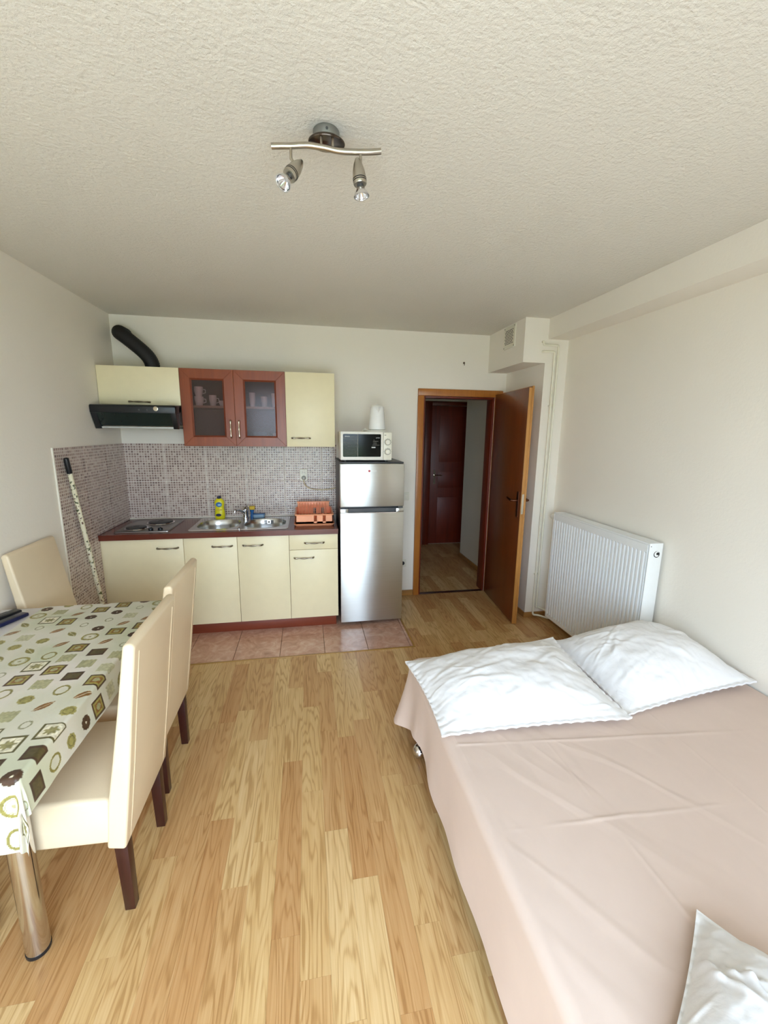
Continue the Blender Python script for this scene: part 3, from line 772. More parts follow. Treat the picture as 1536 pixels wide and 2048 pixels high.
# contents behind the glass
def cup(x, y, z, label, r=0.036, h=0.075, mat='porcelain', grp='cups and glasses in the glass cabinet', name='cup'):
    o_ = (x, y, z+0.0005)
    t = root(name, o_, label, name.split('_')[-1], grp)
    MB().lathe([(r*0.7, 0), (r*0.75, 0.004), (r, h*0.6), (r, h), (r-0.004, h), (r-0.004, h*0.6), (r*0.6, 0.008), (0.0, 0.008)], o_, 20).build('bowl', M[mat], t, o_)
    MB().tube([(x+r-0.003, y, z+h*0.75), (x+r+0.016, y, z+h*0.72), (x+r+0.018, y, z+h*0.4), (x+r-0.004, y, z+h*0.3)], 0.004, 8).build('handle', M[mat], t, o_)
cup(0.702, -0.22, 1.861, 'white cup under another behind left glass door')
cup(0.702, -0.22, 1.937, 'white cup stacked on top behind left glass door')
cup(0.80, -0.17, 1.861, 'white cup right of the stacked cups behind left glass door', 0.03, 0.09)
cup(0.885, -0.20, 1.861, 'low white cup nearest the cabinet centre on the shelf', 0.034, 0.045)
def tumbler(x, y, z, label, r=0.027, h=0.115):
    o_ = (x, y, z+0.0005)
    o = MB().lathe([(r*0.8, 0), (r, h), (r-0.003, h), (r*0.8-0.003, 0.008), (0.0, 0.008)], o_, 20).build('drinking_glass', M['porcelain'], None, o_)
    tag(o, label, 'glass', 'cups and glasses in the glass cabinet')
tumbler(1.125, -0.22, 1.861, 'pale tumbler, left one behind right glass door')
tumbler(1.215, -0.15, 1.861, 'pale tumbler, middle one behind right glass door', 0.03, 0.09)
tumbler(1.305, -0.22, 1.861, 'pale tumbler, right one behind right glass door')
def bowl_(x, y, z, label, r, h, mat):
    o_ = (x, y, z+0.0005)
    o = MB().lathe([(r*0.45, 0), (r*0.5, 0.004), (r*0.85, h*0.6), (r, h), (r-0.004, h), (r*0.8, h*0.6), (r*0.4, 0.008), (0.0, 0.008)], o_, 24).build('bowl', M[mat], None, o_)
    tag(o, label, 'bowl', 'bowls at the bottom of the glass cabinet')
bowl_(1.175, -0.20, ZU0+0.016, 'bluish bowl low behind right glass door', 0.065, 0.10, 'paleblue')
bowl_(1.325, -0.22, ZU0+0.016, 'small white bowl low behind right glass door beside the bluish bowl', 0.048, 0.09, 'porcelain')

# cooker hood
c = (0.30, -0.25, 1.668)
hd = root('cooker_hood', c, 'black slide-out cooker hood under the cream flap cabinet', 'cooker hood')
MB().prism([(-0.012, 1.70), (-0.33, 1.70), (-0.40, 1.73), (-0.40, 1.835), (-0.012, 1.852)], 'x', 0.02, 0.590).build('hood_body', M['darkgrey'], hd, c, 0.002)
MB().prism([(-0.40, 1.79), (-0.505, 1.785), (-0.508, 1.832), (-0.50, 1.842), (-0.345, 1.850), (-0.345, 1.80)], 'x', 0.003, 0.590).build('control_band', M['black'], hd, c, 0.003)
MB().prism([(-0.500, 1.786), (-0.445, 1.690), (-0.437, 1.690), (-0.490, 1.786)], 'x', 0.03, 0.565).build('visor', M['darkglass'], hd, c)
for x0, x1 in ((0.004, 0.045), (0.553, 0.590)):
    MB().prism([(-0.503, 1.786), (-0.445, 1.668), (-0.425, 1.668), (-0.405, 1.70), (-0.405, 1.786)], 'x', x0, x1).build('end_bracket', M['black'], hd, c, 0.003)
MB().box(0.045, 0.553, -0.44, -0.06, 1.672, 1.684).build('light_strip', M['grey'], hd, c, 0.002)
MB().lathe([(0.016, 0), (0.017, 0.001), (0.012, 0.0018), (0.011, 0.001)], (0.455, -0.5085, 1.818), 20, (0, -1, 0)).build('badge', M['handlec'], hd, c)
for x in (0.34, 0.395): MB().lathe([(0.006, 0), (0.006, 0.003), (0, 0.003)], (x, -0.5085, 1.808), 10, (0, -1, 0)).build('button', M['darkgrey'], hd, c)

# exhaust duct
pts = [Vector(p) for p in ((0.352, -0.17, 2.142), (0.350, -0.17, 2.19), (0.322, -0.17, 2.245), (0.27, -0.168, 2.298), (0.215, -0.165, 2.345), (0.16, -0.16, 2.39), (0.125, -0.14, 2.415), (0.112, -0.10, 2.425), (0.11, -0.05, 2.427), (0.11, -0.002, 2.427))]
def spline(pts, n):
    out = []
    for i in range(len(pts)-1):
        p0, p1, p2, p3 = pts[max(i-1, 0)], pts[i], pts[i+1], pts[min(i+2, len(pts)-1)]
        for k in range(n):
            t = k/n; out.append(0.5*((2*p1)+(p2-p0)*t+(2*p0-5*p1+4*p2-p3)*t*t+(3*p1-p0-3*p2+p3)*t**3))
    out.append(pts[-1]); return out
dp = spline(pts, 10)
o = MB().tube(dp, [0.054+(0.0022 if i % 2 else -0.0012) for i in range(len(dp))], 20).build('exhaust_duct', M['duct'], None, (0.35, -0.17, 2.142), smooth=80)
tag(o, 'black flexible exhaust duct curving from cabinet top to the wall', 'duct')

# ------------------------------------------------------------------ fridge, microwave, kettle
FX0, FX1, FY, FZ = 1.8266, 2.3641, -0.606, 1.4237
c = ((FX0+FX1)/2, -0.33, 0)
fr = root('fridge_freezer', c, 'silver two-door fridge freezer with red badge beside the base cabinets', 'fridge')
MB().box(FX0+0.004, FX1-0.004, -0.55, -0.03, 0.03, FZ-0.012).build('cabinet_body', M['darkgrey'], fr, c, 0.004)
MB().box(FX0, FX1, -0.57, -0.025, FZ-0.012, FZ).build('top_panel', M['darkgrey'], fr, c, 0.003)
ZS = 1.050
du = MB().box(FX0, FX1, FY, -0.552, ZS+0.004, FZ-0.013).build('freezer_door', M['fridge'], fr, c, 0.006)
b = MB().box(FX0, FX1, FY, -0.552, 0.035, ZS-0.045).box(FX0, FX0+0.067, FY, -0.552, ZS-0.045, ZS-0.012).box(FX1-0.068, FX1, FY, -0.552, ZS-0.045, ZS-0.012)
dl = b.build('fridge_door', M['fridge'], fr, c, 0.003)
MB().box(FX0+0.068, FX1-0.069, FY+0.025, -0.552, ZS-0.0445, ZS-0.012).build('handle_recess', M['darkgrey'], dl, c)
MB().box(FX0+0.068, FX1-0.069, FY-0.001, FY+0.004, ZS-0.050, ZS-0.0445).build('handle_lip', M['chrome'], dl, c)
for x in (FX0+0.03, FX1-0.06): MB().lathe([(0.016, 0.001), (0.018, 0.006), (0.014, 0.034)], (x, -0.52, 0), 12).build('foot', M['black'], fr, c)
MB().box(FX1-0.05, FX1-0.008, FY+0.004, -0.552, ZS-0.011, ZS+0.0035).build('hinge', M['darkgrey'], fr, c)
MB().lathe([(0.009, 0), (0.009, 0.0012), (0, 0.0012)], (2.067, FY, 1.352), 20, (0, -1, 0)).build('badge', M['red'], du, c)
text('brand_text', 'VOX', 0.022, (2.106, FY-0.0005, 1.352), (R(90), 0, 0), M['whiteprint'], du, c)

MX0, MX1, MY, MZ0, MZ1 = 1.836, 2.258, -0.575, FZ+0.012, 1.668
c = ((MX0+MX1)/2, -0.40, FZ)
mw = root('microwave', c, 'white microwave with black window and two dials on fridge top', 'microwave')
MB().box(MX0+0.003, MX1-0.003, MY+0.022, -0.26, MZ0, MZ1).build('case', M['white'], mw, c, 0.005)
dw = MB().box(MX0, 2.186, MY, MY+0.021, MZ0+0.004, MZ1).build('door', M['white'], mw, c, 0.004)
xw0, xw1, zw0, zw1 = MX0+0.019, 2.167, MZ0+0.030, MZ1-0.019
b = MB(); b.loft([[(x, MY+dy, z) for x, z in rrect(xw0, xw1, zw0, zw1, 0.008, 4)] for dy in (0.001, -0.0015)]); b.build('window', M['mwglass'], dw, c)
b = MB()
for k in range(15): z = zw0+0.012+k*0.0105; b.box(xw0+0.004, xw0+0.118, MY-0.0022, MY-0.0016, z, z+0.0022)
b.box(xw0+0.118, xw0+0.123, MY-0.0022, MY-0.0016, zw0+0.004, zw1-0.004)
b.build('louvre_reflection', M['greyprint_refl'], dw, c)  # painted reflection: grey bars stand in for slats mirrored in the glass
text('brand_text', 'gorenje', 0.013, (xw0+0.035, MY-0.0018, zw1-0.018), (R(90), 0, 0), M['whiteprint'], dw, c, 0.2)
text('brand_text', 'gorenje', 0.010, (xw1-0.026, MY-0.0018, zw1-0.028), (R(90), 0, 0), M['whiteprint'], dw, c, 0.2)
b = MB()
for k, (l, r_) in enumerate(((0.062, 0.054), (0.066, 0.022), (0.066, 0.036), (0.066, 0.034), (0.072, 0.012))):
    z = zw1-0.048-k*0.0105; b.box(xw1-l, xw1-r_, MY-0.0021, MY-0.0016, z, z+0.0025)
b.build('printed_lines', M['greyprint_refl'], dw, c)
MB().box(xw1-0.078, xw1-0.046, MY-0.0021, MY-0.0016, zw1-0.112, zw1-0.102).build('printed_label', M['grey'], dw, c)
cp = MB().box(2.188, MX1, MY+0.001, MY+0.021, MZ0+0.004, MZ1-0.004).build('control_panel', M['offwhite'], mw, c, 0.003)
for z in (MZ1-0.082, MZ0+0.072):
    MB().lathe([(0.027, -0.0008), (0.027, 0.0012), (0.0, 0.0012)], (2.223, MY+0.001, z), 24, (0, -1, 0)).build('dial_ring', M['ringgrey'], cp, c)
    k_ = MB().lathe([(0.022, 0.0013), (0.0215, 0.003), (0.020, 0.016), (0.018, 0.018), (0, 0.018)], (2.223, MY+0.001, z), 24, (0, -1, 0)).build('dial', M['offwhite'], cp, c)
    MB().box(2.220, 2.226, MY-0.023, MY-0.0172, z-0.017, z+0.017).build('dial_grip', M['white'], cp, c, 0.001)
    b = MB()
    for q in range(9):
        a = R(-120+q*30); rr = 0.030
        x_, z_ = 2.223+rr*math.sin(a), z+rr*math.cos(a); b.box(x_-0.0012, x_+0.0012, MY, MY+0.001, z_-0.0025, z_+0.0025)
    b.build('dial_marks', M['greyprint_refl'], cp, c)
MB().box(2.196, 2.210, MY, MY+0.001, MZ1-0.028, MZ1-0.023).build('panel_logo', M['greyprint_refl'], cp, c)
for x in (MX0+0.04, MX1-0.04):
    for y in (-0.53, -0.31): MB().lathe([(0.012, 0.0003), (0.012, 0.0125)], (x, y, FZ), 10).build('foot', M['black'], mw, c)

ko = (2.158, -0.42, MZ1+0.0005)
kt = root('kettle', ko, 'white electric kettle on its base on top of the microwave', 'kettle')
MB().lathe([(0.082, 0), (0.084, 0.004), (0.082, 0.014), (0.060, 0.016)], ko, 32).build('kettle_base', M['white'], kt, ko)
MB().lathe([(0.062, 0.0165), (0.071, 0.020), (0.071, 0.032), (0.068, 0.06), (0.062, 0.14), (0.057, 0.198), (0.053, 0.206), (0.0, 0.206)], ko, 32).build('kettle_body', M['porcelain'], kt, ko)
MB().lathe([(0.049, 0.2065), (0.050, 0.212), (0.044, 0.219), (0.012, 0.221), (0.010, 0.228), (0, 0.229)], ko, 28).build('lid', M['white'], kt, ko)
MB().prism([(ko[0]-0.014, 0), (ko[0]+0.014, 0), (ko[0], 0)], 'z', 0, 0) if False else None
MB().loft([[(ko[0]+x_, ko[1]-0.055-y_, ko[2]+z_) for x_, y_ in ((-w_, 0.0), (0, d_), (w_, 0.0))] for z_, w_, d_ in ((0.145, 0.004, 0.003), (0.175, 0.015, 0.014), (0.206, 0.024, 0.026))]).build('spout', M['porcelain'], kt, ko)
MB().tube([(ko[0]+0.02, ko[1]+0.052, ko[2]+0.19), (ko[0]+0.03, ko[1]+0.095, ko[2]+0.185), (ko[0]+0.032, ko[1]+0.105, ko[2]+0.13), (ko[0]+0.028, ko[1]+0.095, ko[2]+0.06), (ko[0]+0.022, ko[1]+0.06, ko[2]+0.05)], 0.011, 12).build('kettle_handle', M['white'], kt, ko)
MB().tube(spline([Vector(p) for p in ((ko[0]-0.075, ko[1], ko[2]+0.006), (ko[0]-0.105, ko[1]-0.02, ko[2]+0.022), (ko[0]-0.118, ko[1]+0.01, ko[2]+0.012), (ko[0]-0.105, ko[1]+0.06, ko[2]+0.006), (ko[0]-0.09, ko[1]+0.12, ko[2]+0.006))], 6), 0.0055, 10).build('power_cord', M['white'], kt, ko)

# ------------------------------------------------------------------ sockets, plug, wall anchor
def plate(name, x, z, w, h, y, label, mat='offwhite', socket=True):
    c = (x, y, z)
    t = root(name, c, label, 'socket' if socket else 'switch')
    b = MB(); b.loft([[(x+px, y+dy, z+pz) for px, pz in rrect(-w/2+i, w/2-i, -h/2+i, h/2-i, 0.006, 3)] for i, dy in ((0, -0.0003), (0, -0.006), (0.003, -0.010))]); b.build('plate', M[mat], t, c)
    return t
s1 = plate('wall_socket', 1.533, 1.262, 0.072, 0.112, -0.0085, 'ivory double wall socket on the mosaic tiles right of the sink')
MB().lathe([(0.023, 0.0), (0.023, 0.0035), (0.019, 0.0035), (0.018, 0.0012), (0.0, 0.0012)], (1.533, -0.0187, 1.288), 22, (0, -1, 0)).build('socket_well', M['offwhite'], s1, (1.533, -0.0085, 1.262))
for dx in (-0.008, 0.008): MB().lathe([(0.003, 0), (0.003, 0.001), (0, 0.001)], (1.533+dx, -0.0212, 1.288), 8, (0, -1, 0)).build('pin_hole', M['black'], s1, (1.533, -0.0085, 1.262))
po_ = (1.533, -0.019, 1.235)
pg = root('power_plug', po_, 'grey plug and cream cable in lower socket, running to the fridge', 'plug')
MB().lathe([(0.020, 0.0005), (0.021, 0.004), (0.019, 0.022), (0.012, 0.034), (0.006, 0.038)], po_, 20, (0, -1, 0)).build('plug_body', M['grey'], pg, po_)
cb = [Vector(p) for p in ((1.533, -0.05, 1.225), (1.535, -0.052, 1.195), (1.553, -0.045, 1.160), (1.60, -0.03, 1.133), (1.66, -0.022, 1.122), (1.74, -0.02, 1.122), (1.80, -0.018, 1.130), (1.86, -0.016, 1.145))]
MB().tube(spline(cb, 6), 0.004, 8).build('cable', M['cable'], pg, po_)
s2 = plate('light_switch', 2.519, 1.042, 0.075, 0.080, 0, 'small ivory wall socket halfway up beside the fridge')
s2['category'] = 'switch'
MB().box(2.503, 2.535, -0.0125, -0.0102, 1.018, 1.066).build('rocker', M['offwhite'], s2, (2.519, 0, 1.042), 0.001)
s2['label'] = 'small ivory wall switch halfway up, between fridge and door frame'
s3 = plate('wall_socket', 2.505, 0.352, 0.075, 0.080, 0, 'low ivory wall socket between fridge and door frame')
MB().lathe([(0.020, 0.0), (0.020, 0.002), (0.0, 0.002)], (2.505, -0.0102, 0.352), 18, (0, -1, 0)).build('socket_well', M['black'], s3, (2.505, 0, 0.352))
hk = root('wall_hook', (3.067, 0, 2.32), 'tiny dark hook in the wall above the door', 'hook')
MB().lathe([(0.010, 0.0003), (0.010, 0.002), (0.004, 0.003), (0, 0.003)], (3.067, 0, 2.325), 12, (0, -1, 0)).build('wall_plug', M['wallplug'], hk, (3.067, 0, 2.32))
MB().tube([(3.067, -0.003, 2.325), (3.067, -0.016, 2.322), (3.066, -0.022, 2.31), (3.066, -0.016, 2.302), (3.066, -0.010, 2.305)], 0.0028, 8).build('hook_wire', M['wallplug'], hk, (3.067, 0, 2.32))

# vent grille on the side of the boxing
VC = (SX, -0.42, 2.484)
vg = root('vent_grille', VC, 'white square vent grille with dark slots under the ceiling', 'vent')
vy0, vy1, vz0, vz1 = -0.525, -0.322, 2.392, 2.575
b = MB(); b.loft([[(SX+dx, y, z) for y, z in rrect(vy0+i, vy1-i, vz0+i, vz1-i, 0.004, 2)] for i, dx in ((0, -0.0003), (0, -0.006), (0.004, -0.010))]); b.build('plate', M['offwhite'], vg, VC)
b = MB()
for i in range(9):
    for j_ in range(6):
        z = vz0+0.035+i*0.0135; y = vy0+0.032+j_*0.0245+(0.010 if i % 2 else 0)
        b.box(SX-0.0106, SX-0.0098, y, y+0.015, z, z+0.008)
b.build('slots', M['black'], vg, VC)
for y, z in ((vy0+0.012, vz0+0.012), (vy1-0.012, vz0+0.012), (vy0+0.012, vz1-0.012), (vy1-0.012, vz1-0.012)):
    MB().lathe([(0.005, 0), (0.004, 0.002), (0, 0.002)], (SX-0.010, y, z), 8, (-1, 0, 0)).build('screw', M['darkgrey'], vg, VC)

# ------------------------------------------------------------------ heating pipes and radiator
def pipe(name, pts, label, r_=0.0085):
    p = [Vector(q) for q in pts]
    out = [p[0]]
    for i in range(1, len(p)-1):   # rounded elbows
        a = (p[i-1]-p[i]); c_ = (p[i+1]-p[i]); ra = min(0.02, a.length*0.45, c_.length*0.45); a.normalize(); c_.normalize()
        q0, q1 = p[i]+a*ra, p[i]+c_*ra
        for k in range(5):
            t = k/4; out.append(q0*(1-t)**2+p[i]*2*t*(1-t)+q1*t*t)
    out.append(p[-1])
    o_ = tuple(p[0])
    t = root(name, o_, label, 'pipe', 'heating pipes on the pillar')
    MB().tube(out, r_, 12).build('pipe_run', M['pipe'], t, o_)
    return t, o_
YP = -0.700
p1, o1 = pipe('heating_pipe', ((3.478, PY-0.001, 2.405), (3.478, YP, 2.405), (3.478, YP, 2.378), (3.613, YP, 2.378), (3.613, YP, 0.165), (3.613, YP, 0.098), (3.640, YP, 0.098), (3.652, -0.775, 0.104), (3.652, -0.868, 0.104)), 'right cream heating pipe, upper bend under the beam, down the pillar')
p2, o2 = pipe('heating_pipe', ((3.484, PY-0.001, 2.328), (3.484, YP, 2.328), (3.582, YP, 2.328), (3.582, YP, 0.03), (3.630, -0.72, 0.03), (3.690, -0.80, 0.03), (3.690, -0.80, 0.10), (3.690, -0.868, 0.125)), 'left cream heating pipe, lower bend, down the pillar to the floor')
for z in (1.90, 0.42):
    MB().box(3.572, 3.592, YP-0.010, PY-0.0005, z-0.006, z+0.006).build('pipe_clip', M['pipe'], p2, o2, 0.002)
    MB().box(3.603, 3.623, YP-0.010, PY-0.0005, z-0.006, z+0.006).build('pipe_clip', M['pipe'], p1, o1, 0.002)

RA, RB, RZ0, RZ1, RXF = -0.872, -1.885, 0.100, 1.015, 3.592
c = (3.64, (RA+RB)/2, RZ0)
rd = root('radiator', c, 'white ribbed panel radiator on the right wall behind the bed', 'radiator')
n = 30; pitch = (RA-RB-0.03)/n
prof = []
y = RA-0.015
for k in range(n):
    for (f_, dx) in ((0.0, 0.0), (0.34, 0.0), (0.42, 0.020), (0.78, 0.020), (0.88, 0.0)): prof.append((y-pitch*(k+f_), RXF+0.003+dx))
prof.append((RB+0.015, RXF+0.003))
# front sheet: ribbed in the middle, flattening at top and bottom
rows = []
for z, amp in ((RZ0, 0), (RZ0+0.028, 0), (RZ0+0.042, 1), (RZ1-0.062, 1), (RZ1-0.048, 0), (RZ1, 0)):
    rows.append([(RXF+0.003+(x-RXF-0.003)*amp, y_, z) for y_, x in prof])
b = MB(); b.loft(rows, cap=False, closed=False)
back = [[(RXF+0.030, y_, z) for y_, x in prof] for z in (RZ0, RZ1)]
b.loft(back, cap=False, closed=False)
b.add([(RXF+0.003, RA-0.015, RZ0), (RXF+0.030, RA-0.015, RZ0), (RXF+0.030, RA-0.015, RZ1), (RXF+0.003, RA-0.015, RZ1)], [(0,1,2,3)])
b.add([(RXF+0.003, RB+0.015, RZ0), (RXF+0.030, RB+0.015, RZ0), (RXF+0.030, RB+0.015, RZ1), (RXF+0.003, RB+0.015, RZ1)], [(0,1,2,3)])
b.add([(RXF+0.003, RA-0.015, RZ1), (RXF+0.030, RA-0.015, RZ1), (RXF+0.030, RB+0.015, RZ1), (RXF+0.003, RB+0.015, RZ1)], [(0,1,2,3)])
b.add([(RXF+0.003, RA-0.015, RZ0), (RXF+0.030, RA-0.015, RZ0), (RXF+0.030, RB+0.015, RZ0), (RXF+0.003, RB+0.015, RZ0)], [(0,1,2,3)])
b.build('front_panel', M['whitegloss'], rd, c)
MB().box(RXF+0.062, RXF+0.082, RB+0.015, RA-0.015, RZ0, RZ1).build('rear_panel', M['whitegloss'], rd, c, 0.004)
MB().box(RXF+0.004, W-0.022, RB, RB+0.006, RZ0-0.006, RZ1+0.012).build('side_cover', M['whitegloss'], rd, c, 0.002)
MB().box(RXF+0.004, W-0.022, RA-0.006, RA, RZ0-0.006, RZ1+0.012).build('side_cover', M['whitegloss'], rd, c, 0.002)
b = MB().box(RXF+0.004, RXF+0.02, RB+0.006, RA-0.006, RZ1+0.001, RZ1+0.012).box(W-0.04, W-0.022, RB+0.006, RA-0.006, RZ1+0.001, RZ1+0.012)
for k in range(84):
    y_ = RB+0.012+k*0.01175; b.box(RXF+0.02, W-0.04, y_, y_+0.008, RZ1+0.004, RZ1+0.012)
b.build('top_grille', M['whitegloss'], rd, c)
MB().box(RXF+0.031, RXF+0.061, RB+0.04, RA-0.04, RZ0+0.03, RZ1-0.03).build('convector_fins', M['grey'], rd, c)
for y_ in (RB+0.12, RA-0.16): MB().box(W-0.021, W-0.0005, y_, y_+0.04, RZ0+0.1, RZ1-0.1).build('bracket', M['whitegloss'], rd, c)
MB().lathe([(0.020, 0), (0.020, 0.002), (0, 0.002)], (3.650, RB, 0.958), 24, (0, -1, 0)).build('badge', M['black'], rd, c)
# pale crescent on the badge
cr = []
for k in range(19):
    a = R(50+k*14.5); cr.append((3.650+0.017*math.cos(a), 0.960+0.017*math.sin(a)))
for k in range(18, -1, -1):
    a = R(50+k*14.5); cr.append((3.654+0.009*math.cos(a), 0.962+0.009*math.sin(a)))
MB().prism(cr, 'y', RB-0.0022, RB-0.003).build('badge_crescent', M['whiteprint'], rd, c)
MB().lathe([(0.003, 0), (0.003, 0.001), (0, 0.001)], (3.606, RB, 1.008), 8, (0, -1, 0)).build('screw', M['darkgrey'], rd, c)
vb = MB().tube([(3.645, RA+0.002, 0.972), (3.645, RA+0.03, 0.972)], 0.010, 12).tube([(3.645, RA+0.025, 0.972), (3.645, RA+0.034, 0.972)], 0.015, 12)
vb.build('valve_body', M['chrome'], rd, c)
MB().tube([(3.645, RA+0.034, 0.972), (3.645, RA+0.040, 0.972), (3.645, RA+0.085, 0.972), (3.645, RA+0.098, 0.972), (3.645, RA+0.102, 0.972)], [0.017, 0.022, 0.024, 0.020, 0.008], 18).build('thermostat_head', M['white'], rd, c)

# ------------------------------------------------------------------ ceiling spot bar
LC = (1.648, -2.490, H)
lp = root('ceiling_spotlight_bar', LC, 'brushed nickel ceiling light, wavy bar carrying two spots', 'ceiling light')
MB().lathe([(0.039, -0.0005), (0.041, -0.003), (0.041, -0.032), (0.039, -0.035), (0.0, -0.035)], LC, 32).build('canopy', M['lampbase'], lp, LC)
oval([(0.036, -0.0355), (0.050, -0.037), (0.0555, -0.042), (0.056, -0.045), (0.054, -0.047), (0.030, -0.050), (0.001, -0.051)], (1.648, -2.512, H), 36, 0.76).build('dish', M['dishmetal'], lp, LC)
MB().lathe([(0.004, 0), (0.004, 0.002), (0, 0.002)], (1.648, -2.531, H-0.016), 8, (0, -1, 0)).build('screw', M['darkgrey'], lp, LC)
ZB, YB = 2.505, -2.545
for x in (1.630, 1.664): MB().tube([(x, -2.540, H-0.044), (x, -2.543, H-0.054), (x, YB, ZB+0.004)], 0.0042, 8).build('strut', M['satin'], lp, LC)
bp = spline([Vector(p) for p in ((1.484, YB, 2.494), (1.512, YB, 2.498), (1.538, YB, 2.501), (1.568, YB, 2.506), (1.596, YB, 2.509), (1.641, YB, 2.508), (1.672, YB, 2.505), (1.700, YB, 2.505), (1.746, YB, 2.509), (1.780, YB, 2.513), (1.811, YB, 2.519))], 8)
MB().tube(bp, 0.0085, 14).build('bar', M['satin'], lp, LC)
def spot(x, top, stem_to, tip, end, face=True):
    MB().tube([(x, YB, top), stem_to[0], stem_to[1]], 0.0042, 10).build('stem', M['satin'], lp, LC)
    tip, end = Vector(tip), Vector(end); d = (end-tip); L = d.length; d.normalize()
    h = MB().lathe([(0.0, 0.0), (0.006, L*0.05), (0.013, L*0.18), (0.0185, L*0.36), (0.0205, L*0.52), (0.0205, L*0.68), (0.019, L*0.70), (0.0, L*0.70)], tip, 24, d).build('spot_head', M['satin'], lp, LC)
    MB().lathe([(0.0208, L*0.55), (0.0211, L*0.555), (0.0211, L*0.57), (0.0208, L*0.575)], tip, 24, d).lathe([(0.0208, L*0.60), (0.0211, L*0.605), (0.0211, L*0.62), (0.0208, L*0.625)], tip, 24, d).build('groove', M['black'], h, LC)
    MB().lathe([(0.010, L*0.70), (0.010, L*0.76), (0.008, L*0.76)], tip, 16, d).build('lamp_holder', M['darkgrey'], h, LC)
    MB().lathe([(0.009, L*0.755), (0.012, L*0.78), (0.020, L*0.90), (0.0245, L*0.985), (0.0245, L), (0.022, L), (0.018, L*0.93), (0.008, L*0.82)], tip, 24, d).build('bulb_reflector', M['chrome'], h, LC)
    MB().lathe([(0.0, L*0.955), (0.021, L*0.955), (0.0222, L*0.985), (0.0, L*0.985)], tip, 24, d).build('bulb_lens', M['glass'], h, LC)
spot(1.540, 2.500, ((1.540, YB, 2.468), (1.548, YB-0.002, 2.456)), (1.574, YB+0.004, 2.470), (1.516, YB-0.046, 2.378))
spot(1.748, 2.508, ((1.749, YB, 2.475), (1.747, YB, 2.462)), (1.737, YB-0.004, 2.494), (1.751, YB-0.008, 2.385))

# ------------------------------------------------------------------ chairs
def make_chair(label):
    t = root('dining_chair', (0, 0, 0), label, 'chair', 'cream dining chairs')
    hw = 0.205
    # seat block, slightly crowned
    seat = MB().prism([(-0.26, 0.335), (0.215, 0.315), (0.205, 0.485), (0.10, 0.494), (-0.10, 0.494), (-0.235, 0.482), (-0.265, 0.470)], 'y', -hw, hw).build('seat', M['leather'], t, bevel=0.016, seg=3)
    # backrest slab
    outl = [(0.183, 0.300), (0.240, 0.288), (0.258, 0.42), (0.282, 0.60), (0.306, 0.80), (0.330, 0.985), (0.334, 1.018), (0.318, 1.030), (0.298, 1.022), (0.262, 0.80), (0.230, 0.62), (0.200, 0.46)]
    MB().prism(outl, 'y', -hw-0.003, hw+0.003).build('backrest', M['leather'], t, bevel=0.025, seg=5)
    # piping seams on the back
    for s_ in (-1, 1):
        MB().tube([(0.240+0.0012, s_*0.168, 0.302), (0.259, s_*0.168, 0.42), (0.283, s_*0.168, 0.60), (0.307, s_*0.168, 0.80), (0.3305, s_*0.168, 0.985)], 0.0014, 6).build('seam', M['leather'], t)
    for sx, sy in ((1, -1), (1, 1), (-1, -1), (-1, 1)):
        x = 0.212 if sx > 0 else -0.225; y = sy*0.160; z1 = 0.31 if sx > 0 else 0.345
        a = 0.021; w_ = 0.017; dx = 0.004 if sx > 0 else 0.0
        MB().loft([[(x+dx-w_, y-w_, 0.001), (x+dx+w_, y-w_, 0.001), (x+dx+w_, y+w_, 0.001), (x+dx-w_, y+w_, 0.001)], [(x-a, y-a, z1), (x+a, y-a, z1), (x+a, y+a, z1), (x-a, y+a, z1)]]).build('leg', M['legwood'], t, bevel=0.002)
    return t
ch1 = make_chair('cream leatherette dining chair nearest the camera, brown legs'); ch1.location = (0.702, -2.498, 0)
ch2 = copy_tree(ch1); ch2.location = (0.668, -2.005, 0); ch2['label'] = 'cream leatherette dining chair second along the table, towards the kitchen'
ch3 = copy_tree(ch1); ch3.location = (0.345, -1.42, 0); ch3.rotation_euler = (0, 0, math.pi); ch3['label'] = 'cream leatherette dining chair against left wall beyond the table'

# ------------------------------------------------------------------ table
TBX, TBY0, TBY1, TBZ = 0.775, -2.865, -1.665, 0.748
c = (0.39, -2.26, 0)
tb = root('dining_table', c, 'white dining table on round chrome legs against the left wall', 'table')
MB().box(0.004, TBX, TBY0, TBY1, TBZ-0.028, TBZ).build('tabletop', M['tabletop'], tb, c, 0.003)
for x, y in ((0.672, -2.748), (0.672, -1.745), (0.10, -2.748), (0.10, -1.745)):
    lg = MB().lathe([(0.033, 0.014), (0.033, TBZ-0.03), (0.045, TBZ-0.03), (0.045, TBZ-0.0282)], (x, y, 0), 28).build('leg', M['legchrome'], tb, c)
    MB().lathe([(0.030, 0.0005), (0.034, 0.003), (0.0345, 0.014), (0.030, 0.016)], (x, y, 0), 28).build('foot_ring', M['black'], lg, c)

